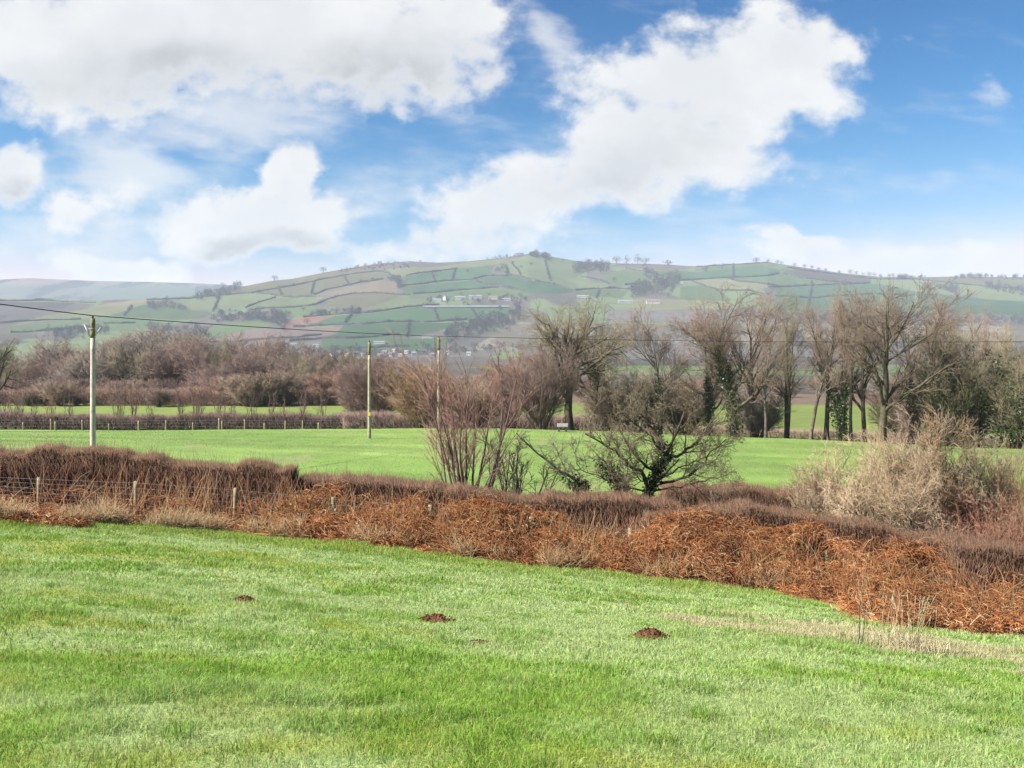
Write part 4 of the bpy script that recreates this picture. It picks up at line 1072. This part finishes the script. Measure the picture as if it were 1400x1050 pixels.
p2 = pole(505, 75, 467, .125, 'wooden utility pole with a small yellow plate, alone in the green field', M['pole_g'], True, plate=True)
p3 = pole(600, 84, 461, .12, 'wooden utility pole carrying the wire beside the orange-brown willow', M['pole_g'], True)
def span(a, b, sag, n=40):
    t = np.linspace(0, 1, n)[:,None]; P = a[None]*(1-t)+b[None]*t; P[:,2] -= (4*sag*t*(1-t))[:,0]; return P
pa = np.array([(-420-CX)/F*30, 30, (HY-352)/F*30]); pb = np.array([(1950-CX)/F*104, 104, (HY-455)/F*104])
wp = np.concatenate([span(pa, p1, .10), span(p1, p3, .12)[1:], span(p3, pb, .75)[1:]])
g = Geo(); g.add(*tubes(wp[None], np.full((1, len(wp)), .024), 5))
tag(link('overhead_wire', g.mesh('overhead_wire', M['wire'])), 'single dark overhead wire sagging from pole to pole across the view', 'wire')

# ------------------------------------------------------------------ water trough
tx, ty, tz = on(769, 88); tr = empty('water_trough', (tx, ty, tz), 'pale water trough on dark supports at the crest below the tall mossy oak', 'trough')
g = Geo(); box(g, (0, 0, .62), (1.15, .6, .06)); box(g, (0, -.28, .83), (1.2, .07, .36)); box(g, (0, .28, .83), (1.2, .07, .36)); box(g, (-.57, 0, .83), (.07, .49, .355)); box(g, (.57, 0, .83), (.07, .49, .355))
link('basin', g.mesh('basin', M['conc'], False), tr); tr.scale = (.8, .8, .75)
for s in (-.42, .42):
    g = Geo(); box(g, (s, 0, .25), (.2, .56, .66)); link('support', g.mesh('support', M['dark'], False), tr)

# ------------------------------------------------------------------ far hillside: hedges, copses, trees, houses
HEDGES = [
 ('along the top of the olive fields, climbing from the left shoulder', [(200,410),(262,408),(300,404),(345,401),(376,395),(400,391),(440,382),(480,375),(515,371),(530,374),(545,380)]),
 ('with bushes under the left end of the olive field', [(345,400),(376,404),(400,407),(418,406),(432,406)]),
 ('slanting between the two pale green fields at the left', [(335,421),(355,413),(376,407)]),
 ('curving under the tan field', [(343,424),(383,421),(424,418),(434,416),(447,410),(462,405),(480,402),(510,401),(545,403),(560,403)]),
 ('along the top of the tan field', [(430,403),(447,396),(472,391),(495,386),(525,382)]),
 ('along the top of the long green field under the farm', [(415,434),(440,431),(480,429),(510,427),(545,422),(580,418),(600,417)]),
 ('between the red soil and the pink field', [(400,447),(440,445),(470,444),(500,443)]),
 ('along the bottom of the long green field', [(500,443),(520,441),(560,440),(600,440),(640,437)]),
 ('along the foot of the pink field', [(285,469),(330,467),(400,462),(440,458)]),
 ('between the lowest two green fields', [(395,467),(440,463),(480,463),(520,460),(545,457)]),
 ('just above the village', [(455,475),(500,476),(560,474)]),
 ('across the green slope left of the summit', [(545,392),(580,388),(600,385),(646,382),(665,377),(680,377)]),
 ('branching downhill from the green slope hedge', [(646,382),(660,389),(680,391),(705,396),(718,399)]),
 ('thin one just above the farm', [(565,402),(600,400),(640,396),(680,393)]),
 ('falling right from below the summit scrub', [(680,377),(705,377),(730,384),(760,389),(785,397)]),
 ('under the yellowish strip near the skyline', [(555,377),(580,373),(600,371),(625,367)]),
 ('level one above the white farm buildings at right', [(785,397),(815,395),(840,394),(865,396)]),
 ('short one below the round copse', [(795,378),(815,382),(832,388)]),
 ('falling right from the four skyline trees', [(855,367),(880,371),(905,378)]),
 ('short one left of the dark slope wood', [(855,390),(880,387)]),
 ('long one across the right green fields', [(920,384),(960,382),(1000,380),(1050,377),(1065,374)]),
 ('between the yellowish and light green right fields', [(995,381),(1010,385),(1050,389),(1072,392)]),
 ('under the brown strip at right', [(1070,374),(1090,379),(1120,383),(1180,388)]),
 ('under the light green right field', [(1050,392),(1075,392),(1120,390),(1190,387)]),
 ('dropping left of the tree row tops', [(945,384),(960,390),(985,397),(1020,397),(1050,403)]),
 ('following the skyline trees down to the right', [(1075,366),(1110,371),(1150,376),(1190,381),(1250,382),(1300,387),(1350,392),(1400,395)]),
 ('on the skyline right of the brown moor', [(952,365),(1000,362),(1050,359)]),
 ('across the left green fields', [(0,442),(60,438),(110,437)]),
 ('low one at the far left', [(15,455),(90,450),(130,446)]),
 ('right of the tall grey pole top', [(140,442),(185,442)]),
 ('short one dividing the summit pasture', [(700,360),(712,376)]), ('down the pasture right of the summit', [(745,356),(752,384)]),
 ('dividing the green field above the village', [(560,441),(556,462)]), ('dividing the long green field under the farm, left', [(480,430),(470,444)]),
 ('dividing the long green field under the farm, middle', [(590,418),(600,439)]), ('dividing the long green field under the farm, right', [(640,416),(655,437)]),
 ('between the two upper green fields', [(590,373),(596,387)]), ('below the lone tall skyline tree', [(622,368),(618,384)]),
 ('down from the right skyline', [(1000,361),(1003,380)]), ('down the right green field', [(1110,384),(1105,420)]),
 ('level across the right green field', [(1060,405),(1190,402),(1250,404)]), ('down the far right olive field', [(1300,388),(1310,408)]),
 ('dividing the left valley field', [(180,418),(170,432)]), ('down the left shoulder field', [(300,405),(292,424)]),
 ('dividing the upper olive field, left', [(380,393),(385,403)]), ('dividing the upper olive field, middle', [(430,386),(425,402)]), ('dividing the upper olive field, right', [(470,377),(478,391)]),
 ('behind the oak crown', [(820,396),(815,408)]),
 ('under the yellowish field at the far left', [(0,412),(60,411),(130,414)]),
]
rgh = np.random.default_rng(3)
def to_hill(px, py): return np.array(ray(px, py, 1890, 7500))
def puff(rg, n, r, hgt, c0=(0,0,0)):
    q = norm(rg.normal(size=(n, 3)))*(rg.random((n, 1))**.45); q = q*np.array([r, r, hgt*.46])+np.array([0, 0, hgt*.52])
    q[:,:2] *= (.55+.9*vnoise(q[:,2]/hgt*4, q[:,0]/r*1.5, rg.random()*90))[:,None]; return q+np.array(c0)
for lab, pts in HEDGES:
    q = np.array([to_hill(*p) for p in pts]); s = np.concatenate([[0], np.cumsum(np.linalg.norm(np.diff(q[:,:2], axis=0), axis=1))])
    n = max(6, int(s[-1]/5)); t = np.linspace(0, s[-1], n); x = np.interp(t, s, q[:,0])+rgh.normal(size=n)*1.5; y = np.interp(t, s, q[:,1])+rgh.normal(size=n)*1.5
    z = H(x, y); e = empty('hillside_hedge', (x[n//2], y[n//2], z[n//2]), 'far hill hedge '+lab, 'hedge', 'field hedges on the far hill'); inv = np.array(e.location)
    hh = 3.0+4.2*fbm(t/28, t*0, rgh.random()*50, 3)**1.5*1.8; w = 3.6
    g = Geo()
    sec = np.array([(-1,-.6),(-1,.6),(-.55,1),(.55,1),(1,.6),(1,-.6)])
    V = np.stack([np.stack([x+0*a, y+a*w*.6+rgh.normal(size=n)*.3, z+b*hh*.8-.3+rgh.normal(size=n)*.25], 1) for a, b in sec], 1)-inv
    i = np.arange(n*6).reshape(n, 6); Q = np.stack([i[:-1,:-1], i[:-1,1:], i[1:,1:], i[1:,:-1]], -1).reshape(-1, 4); g.add(V, Q)
    m = n*10; k = rgh.integers(0, n, m); c = np.stack([x[k]+rgh.normal(size=m)*2.5, y[k]+rgh.normal(size=m)*1.3, z[k]+hh[k]*(.3+.8*rgh.random(m))], 1)-inv
    g.add(*leaves(c, rgh.uniform(1.0, 2.4, m), rgh))
    for k in rgh.integers(0, n, max(2, n//16)):
        ht = rgh.uniform(6, 11); C = puff(rgh, 60, ht*.42, ht, (x[k]-inv[0], y[k]-inv[1], z[k]-inv[2])); g.add(*leaves(C, rgh.uniform(.6, 1.5, len(C)), rgh))
    link('foliage', g.mesh('foliage', M['far']), e)

for kk, (r, hgt, n) in {'far_round': (5.6, 10., 330), 'far_tall': (5.2, 14., 360), 'far_low': (5.5, 6.0, 260)}.items():
    rg = np.random.default_rng(hash(kk) % 1000 if False else len(kk)); g = Geo(); C = puff(rg, n, r, hgt)
    C = C[fbm(C[:,0]/2.5+9, C[:,2]/2.5, 4, 2) > .44]; g.add(*leaves(C, rg.uniform(.5, 1.2, len(C)), rg))
    gt = Geo(); gt.add(*tubes(np.array([[[0,0,-1],[.1,0,hgt*.35],[0,.1,hgt*.8]]]), np.array([[.45,.35,.15]]), 5))
    PROTO[kk] = (gt.mesh('trunk', M['far']), g.mesh('crown', M['far']), None, hgt)
def far_tree(px, py, key, hpx, label, group=None, wide=1.0):
    q = to_hill(px, py); plant_tree('hillside_tree', key, q, hpx/F*q[1], label, 'tree', group, rz=float(rgh.random()*6), wide=wide)
for px, py, k, h, lab in [(650,356,'far_tall',13,'lone tall tree on the skyline left of the summit'),(699,351,'far_tall',12,'lone tree standing up from the summit'),
        (843,361,'far_round',12,'first and roundest of the four skyline trees right of the summit'),(857,361,'far_tall',13,'second of the four skyline trees right of the summit'),(872,361,'far_tall',15,'tallest of the four skyline trees right of the summit'),(883,362,'far_round',11,'last and smallest of the four skyline trees right of the summit'),
        (913,363,'far_low',8,'single bush on the brown skyline moor'),(966,371,'far_low',8,'small dark bush in the green field under the right skyline'),(988,368,'far_round',9,'larger dark bush in the green field under the right skyline'),(1034,360,'far_round',9,'bare tree at the crown of the right skyline hedge')]:
    far_tree(px, py, k, h, lab)
for px, py, h in [(336,391,9),(345,389,10),(360,386,10),(375,384,9),(388,382,11),(405,380,10),(418,377,9),(430,375,10),(442,373,9),(500,364,5),(520,361,5),(575,359,4)]:
    far_tree(px, py, 'far_round', h, 'bare tree on the climbing left skyline of the far hill', 'trees on the left skyline')
for px, h in [(1050,6),(1063,7),(1068,6),(1086,6),(1100,7),(1110,7),(1119,5),(1128,5),(1148,5),(1162,8),(1171,7),(1180,6),(1188,7),(1195,7),(1204,5),(1216,6),(1221,7)]:
    far_tree(px, float(np.interp(px, RIDGE[:,0], RIDGE[:,1]))+1.2, 'far_round' if h > 5 else 'far_low', h, 'small dark tree in the line along the right skyline', 'trees on the right skyline', .8)
for px, py, h in [(402,391,5),(494,386,5),(501,386,4),(509,384,5),(415,425,6),(395,432,8),(420,443,9),(438,446,6),(840,385,7),(640,372,4),(770,356,3),(700,360,4),(712,366,4),(727,362,4)]:
    far_tree(px, py, 'far_low' if h < 6 else 'far_round', h, 'small dark tree standing alone in the far hill fields', 'lone field trees on the far hill')
far_tree(66, 459, 'far_tall', 18, 'dark conical evergreen in the valley at the far left', wide=.8)

COPSES = [
 ('climbing the left skyline', [(268,408),(300,402),(330,394)], 5, 9, 60), ('below the left shoulder', [(203,421),(225,420),(255,422)], 4, 8, 40),
 ('in the valley left of the pole with the plate', [(290,437),(320,436),(355,434)], 6, 8, 80), ('behind the bright red soil', [(352,440),(375,438),(392,442)], 9, 9, 70),
 ('at the right end of the tan field', [(528,381),(545,385),(546,396)], 4, 8, 36), ('along the middle hedge left of the farm', [(425,432),(450,430),(495,427)], 2, 8, 50),
 ('of dark gorse along the summit', [(663,354),(690,352),(715,350)], 2, 5, 46), ('on the right shoulder of the summit', [(724,350),(738,351),(752,355)], 3, 7, 46),
 ('of round dark trees right of the summit', [(785,368),(808,366),(832,368)], 6, 8, 80), ('of dark trees on the slope above the oak', [(862,400),(890,395),(925,392)], 9, 9, 120),
 ('purple and broad above the pale field', [(610,460),(660,448),(710,430)], 12, 9, 190), ('of scrub under the summit', [(678,370),(690,368),(696,376)], 6, 5, 40),
 ('along the valley foot at the left', [(200,455),(240,458),(285,458)], 9, 9, 110), ('on the right skyline, left part', [(1228,381),(1245,380),(1265,380)], 2, 6, 36),
 ('on the right skyline, right part', [(1305,380),(1340,380),(1410,381)], 2, 6, 60), ('above the rightmost green fields', [(1260,394),(1290,396),(1310,398)], 4, 7, 50),
 ('scattered over the right slope', [(1345,390),(1370,396),(1405,402)], 6, 7, 56), ('in the valley behind the tall grey pole', [(75,462),(110,455),(150,452)], 7, 9, 80),
 ('round the white farm', [(570,413),(640,412),(720,410)], 5, 6, 60), ('of scrub along the old hill pasture', [(450,370),(500,366),(560,364)], 4, 4, 70),
 ('around the village', [(300,478),(440,484),(500,486),(600,482),(690,478)], 7, 7, 230), ('lilac along the valley right', [(700,478),(900,462),(1100,456)], 8, 8, 150),
 ('beyond the tree row tops', [(1000,432),(1150,436),(1400,440)], 5, 8, 150), ('right of the four skyline trees, below', [(880,372),(900,384),(930,384)], 7, 8, 60),
]
for lab, pts, jy, hp, n in COPSES:
    p = np.array(pts, float); t = rgh.random(n)*(len(p)-1); px = np.interp(t, np.arange(len(p)), p[:,0]); py = np.interp(t, np.arange(len(p)), p[:,1])+rgh.normal(size=n)*jy*.55
    g = Geo()
    for a, b in zip(px, py):
        q = to_hill(a, b); h = hp/F*q[1]*rgh.uniform(.6, 1.25)
        C = puff(rgh, 130, h*rgh.uniform(.38, .55), h, q); g.add(*leaves(C, rgh.uniform(.6, 1.5, len(C))*h/9, rgh))
    tag(link('hillside_copse', g.mesh('hillside_copse', M['far'])), 'grey-brown winter copse on the far hill, '+lab, 'copse', kind='stuff')

def house(px, py, w, d, h, rh, wall, roof, label, group=None, rz=0.0, name='hillside_house', cat='house'):
    x, y, z = to_hill(px, py); e = empty(name, (x, y, z), label, cat, group); e.rotation_euler[2] = rz
    g = Geo(); box(g, (0, 0, h/2-1), (w, d, h+2))
    V = np.array([[-w/2,-d/2,h],[-w/2,d/2,h],[-w/2,0,h+rh*.97],[w/2,-d/2,h],[w/2,d/2,h],[w/2,0,h+rh*.97]]); g.add(V, [np.array([[0,2,1],[3,4,5]])])
    link('wall', g.mesh('wall', M[wall], False), e)
    g = Geo(); o = .5
    for s in (-1, 1):
        a = np.array([[-w/2-o, s*(d/2+o), h-.3],[w/2+o, s*(d/2+o), h-.3],[w/2+o, 0, h+rh],[-w/2-o, 0, h+rh]]); b = a+np.array([0,0,.3])
        g.add(np.concatenate([a, b]), np.array([[0,1,2,3],[7,6,5,4],[0,4,5,1],[1,5,6,2],[2,6,7,3],[3,7,4,0]]))
    if w < 25: box(g, (w*.38, 0, h+rh+.6), (1.1, 1.1, 2.2))
    link('roof', g.mesh('roof', M[roof], False), e)
    g = Geo()
    for k in range(max(2, int(w/4))):
        cx = -w/2+(k+.5)*w/max(2, int(w/4))
        for zz in ([h*.3, h*.75] if h > 4.4 else [h*.5]): box(g, (cx, -d/2-.03, zz), (1.1, .1, 1.1))
    link('window', g.mesh('window', M['glass'], False), e)
house(646, 421, 205, 12, 3.8, 2.6, 'dark', 'tin', 'very long low farm shed with a pale roof on the far hill', name='farm_shed', cat='shed')
house(587, 421, 34, 10, 3.5, 2.5, 'dark', 'tin', 'short low pale shed left of the very long farm shed', name='farm_shed', cat='shed')
house(610, 410, 16, 11, 7, 6, 'white', 'tin', 'tall white gabled farmhouse above the very long shed', rz=.9)
house(597, 412, 26, 9, 5, 3, 'white', 'slate', 'white farm range left of the tall gabled farmhouse')
house(629, 409, 30, 9, 5.5, 3.5, 'white', 'slate', 'white farm range right of the tall gabled farmhouse')
house(650, 408, 38, 9, 6, 4, 'white', 'slate', 'longest white farmhouse terrace above the very long shed')
house(674, 409, 26, 10, 6, 4, 'cream', 'tile', 'reddish-roofed farmhouse right of the white terrace')
house(692, 411, 26, 9, 4.5, 3, 'white', 'slate', 'white cottage at the right end of the far farm')
house(797, 407, 36, 14, 4, 4, 'cream', 'tin', 'pale-roofed barn glimpsed over the oak crown', name='farm_shed', cat='shed')
house(855, 414, 42, 10, 4.5, 3, 'white', 'tin', 'long white building right of the oak crown')
house(893, 415, 40, 12, 7, 6, 'cream', 'tile', 'large stone house on the far slope above the ash')
house(933, 388, 10, 8, 5, 3, 'white', 'slate', 'small white cottage beside the slope wood')
for i, (px, py) in enumerate([(454,488),(462,484),(474,487.5),(488,485),(497,489),(519,488),(526,484),(534,487),(539,482),(548,488.5),(556,483.5),(566,486),(579,483),(592,487),(612,484),(641,486)]):
    house(px, py, 6.5+5*rgh.random(), 6.5, 4+rgh.random(), 2.8, 'white' if i % 4 else 'cream', 'slate' if i % 3 else 'tin', 'small white house in the village at the foot of the far hill', 'houses of the valley village', rz=float(rgh.uniform(-.6, .6)), name='village_house')
for px, py, lab in [(402,473,'white house between trees left of the village'),(395,475,'white house furthest left of the village trees'),(432,474,'pale house among trees nearest the village'),(519,470,'long pale row above the village'),(585,462,'pale row of houses by the purple wood')]:
    house(px, py, 12 if 'row' not in lab else 24, 8, 3.4, 2.2, 'cream', 'slate', lab, name='village_house')

# ------------------------------------------------------------------ haze
g = Geo(); box(g, (0, 3700, 160), (13000, 8100, 460))
hz = link('haze', g.mesh('haze', [], False)); tag(hz, 'thin bluish winter haze over the valley', 'haze', kind='stuff')
m = bpy.data.materials.new('haze_air'); m.use_nodes = True; t = NT(m.node_tree); t.n.clear(); out = t.new('ShaderNodeOutputMaterial')
pv = t.new('ShaderNodeVolumePrincipled'); pv.inputs['Color'].default_value = (.74,.86,1.0,1); pv.inputs['Density'].default_value = .00009
t.l.new(pv.outputs[0], out.inputs['Volume']); hz.data.materials.append(m)

# ------------------------------------------------------------------ sky
w = bpy.data.worlds.new('World'); scn.world = w; w.use_nodes = True; t = NT(w.node_tree); t.n.clear()
out = t.new('ShaderNodeOutputWorld'); bg = t.new('ShaderNodeBackground'); t.l.new(bg.outputs[0], out.inputs[0])
sky = t.new('ShaderNodeTexSky', sky_type='NISHITA'); sky.sun_disc = False
sky.sun_elevation = R(SUN_EL); sky.sun_rotation = math.atan2(SUN[0], SUN[1]); sky.altitude = 100; sky.air_density = 1.0; sky.dust_density = .4; sky.ozone_density = 2.5
dirv = t.new('ShaderNodeTexCoord').outputs['Generated']
sp = t.new('ShaderNodeSeparateXYZ'); t.l.new(dirv, sp.inputs[0])
yy = t.math('MAXIMUM', t.math('ABSOLUTE', sp.outputs[1]), .08)
U = t.math('DIVIDE', sp.outputs[0], yy); Vv = t.math('DIVIDE', sp.outputs[2], yy)
def bu(px): return (px-CX)/F
def bv(py): return (HY-py)/F
def vec(x, y, z=0.0):
    c = t.new('ShaderNodeCombineXYZ'); t.put(c.inputs[0], x); t.put(c.inputs[1], y); t.put(c.inputs[2], z); return c.outputs[0]
def warp_noise(s, seed, det=9, rough=.6, sy=1.25): return t.noise(vec(t.math('MULTIPLY', U, s), t.math('MULTIPLY', Vv, s*sy), seed), 1.0, det, rough)
def blobs(lst, uu, vv):
    cur = None
    for (px, py, rx, ry, rot, wt) in lst:
        c, s = math.cos(R(rot)), math.sin(R(rot))
        du = t.math('SUBTRACT', uu, bu(px)); dv = t.math('SUBTRACT', vv, bv(py))
        a = t.math('MULTIPLY_ADD', du, c*F/rx, t.math('MULTIPLY', dv, s*F/rx)); b = t.math('MULTIPLY_ADD', du, -s*F/ry, t.math('MULTIPLY', dv, c*F/ry))
        r2 = t.math('MULTIPLY_ADD', a, a, t.math('MULTIPLY', b, b))
        k = t.math('MULTIPLY', t.math('SUBTRACT', 1.0, t.math('SQRT', r2)), wt)
        cur = k if cur is None else t.math('SMOOTH_MAX', cur, k, .15)
    return cur
n1 = warp_noise(7, 1.3); n2 = warp_noise(7, 8.1)
UW = t.math('MULTIPLY_ADD', t.math('SUBTRACT', n1, .5), .13, U); VW = t.math('MULTIPLY_ADD', t.math('SUBTRACT', n2, .5), .10, Vv)
CUM = [(300,40,430,120,0,1),(560,60,170,110,10,.9),(100,70,230,120,0,1),(640,15,80,60,0,.8),(362,306,140,58,-3,1.15),(402,245,52,62,8,1.05),(455,285,60,44,0,.8),(5,240,75,60,0,.9),
       (970,120,215,105,0,1.0),(1060,75,130,70,0,.9),(850,200,210,80,28,.85),(700,280,165,68,18,.85),(600,325,110,36,10,.6),(960,215,190,62,0,.65),(1090,328,75,30,0,.85),(1265,352,125,30,0,1.1),(150,366,105,26,0,.95),(110,300,70,40,10,.45)]
WISP = [(250,270,350,100,0,.22),(760,250,420,130,0,.15),(310,170,230,55,12,.75),(170,240,120,70,-30,.8),(160,320,110,45,20,.5),(765,60,30,70,10,.55),(1362,125,26,18,0,.5),(30,320,90,50,0,.4),(520,280,110,40,20,.45),(1150,345,260,32,0,.55),(650,335,260,36,0,.4),(450,372,260,16,0,.2)]
det = warp_noise(14, 3.7, 12, .60)
dens = t.math('MULTIPLY_ADD', t.math('SUBTRACT', det, .5), 1.6, blobs(CUM, UW, VW))
al = t.ramp(dens, -.03, .40)
wn = t.noise(vec(t.math('MULTIPLY', t.math('MULTIPLY_ADD', Vv, .8, U), 9), t.math('MULTIPLY', Vv, 26), 5.), 1.0, 8, .6)
wd = t.math('MULTIPLY_ADD', t.math('SUBTRACT', wn, .5), 1.5, blobs(WISP, UW, VW))
aw = t.math('MULTIPLY', t.ramp(wd, -.1, .75), .75)
alpha = t.math('SUBTRACT', 1.0, t.math('MULTIPLY', t.math('SUBTRACT', 1, al), t.math('SUBTRACT', 1, aw)))
# cloud body: sunlit white, grey where thick and underneath
GREY = [(480,120,280,80,8,1.1),(230,110,260,70,5,.8),(355,348,160,40,0,1.5),(10,285,70,36,0,.9),(820,245,170,60,25,.5),(640,330,130,30,5,.5)]
gs = t.math('MULTIPLY_ADD', t.math('SUBTRACT', warp_noise(10, 6.2, 6), .5), 1.2, blobs(GREY, UW, VW))
gk = t.math('MULTIPLY', t.ramp(gs, -.15, .8), t.ramp(dens, .1, .6))
soft = t.ramp(t.math('SUBTRACT', det, t.math('MULTIPLY', dens, .12)), .30, .62)
CW = 4.8
ccol = t.mix(gk, (CW, CW, CW, 1), (CW*.56, CW*.585, CW*.61, 1))
ccol = t.mix(t.math('MULTIPLY', t.math('SUBTRACT', 1.0, soft), .6), ccol, (CW*.80, CW*.83, CW*.87, 1))
hs = t.new('ShaderNodeHueSaturation'); hs.inputs['Saturation'].default_value = 1.0; hs.inputs['Value'].default_value = 1.0; t.l.new(sky.outputs[0], hs.inputs['Color'])
sc_ = t.new('ShaderNodeSeparateColor'); t.l.new(hs.outputs[0], sc_.inputs[0]); cc_ = t.new('ShaderNodeCombineColor')
for i_, (g_, k_, m_) in enumerate([(3.60, .0205, 4.5), (1.66, .214, 6.2), (1.37, .375, 7.2)]): t.l.new(t.math('MULTIPLY', t.math('POWER', t.math('MINIMUM', sc_.outputs[i_], m_), g_), k_), cc_.inputs[i_])
t.l.new(t.mix(alpha, cc_.outputs[0], ccol), bg.inputs['Color']); bg.inputs['Strength'].default_value = .052
w.cycles.sampling_method = 'MANUAL'; w.cycles.sample_map_resolution = 512

sl = bpy.data.lights.new('sun', 'SUN'); sl.energy = 3.6; sl.angle = R(.5); sl.color = (1.0, .95, .87)
so = bpy.data.objects.new('sun', sl); col.objects.link(so)
from mathutils import Vector
so.rotation_euler = Vector((-SUN[0], -SUN[1], -SUN[2])).to_track_quat('-Z', 'Y').to_euler(); so.location = (0, -20, 60)

# ------------------------------------------------------------------ camera and output
cam = bpy.data.cameras.new('camera'); co = bpy.data.objects.new('camera', cam); col.objects.link(co)
cam.sensor_width = 36; cam.lens = 36*F/1400; cam.shift_y = -(525-HY)/1400; cam.clip_start = .1; cam.clip_end = 30000
co.location = (0, 0, 0); co.rotation_euler = (R(90), 0, 0); scn.camera = co
vs = scn.view_settings; vs.view_transform = 'Standard'; vs.look = 'None'; vs.gamma = 1; vs.use_curve_mapping = False; vs.exposure = 1.86
cy = scn.cycles; cy.max_bounces = 5; cy.diffuse_bounces = 3; cy.glossy_bounces = 1; cy.transmission_bounces = 3; cy.volume_bounces = 1; cy.transparent_max_bounces = 4
cy.use_denoising = True; cy.caustics_reflective = False; cy.caustics_refractive = False
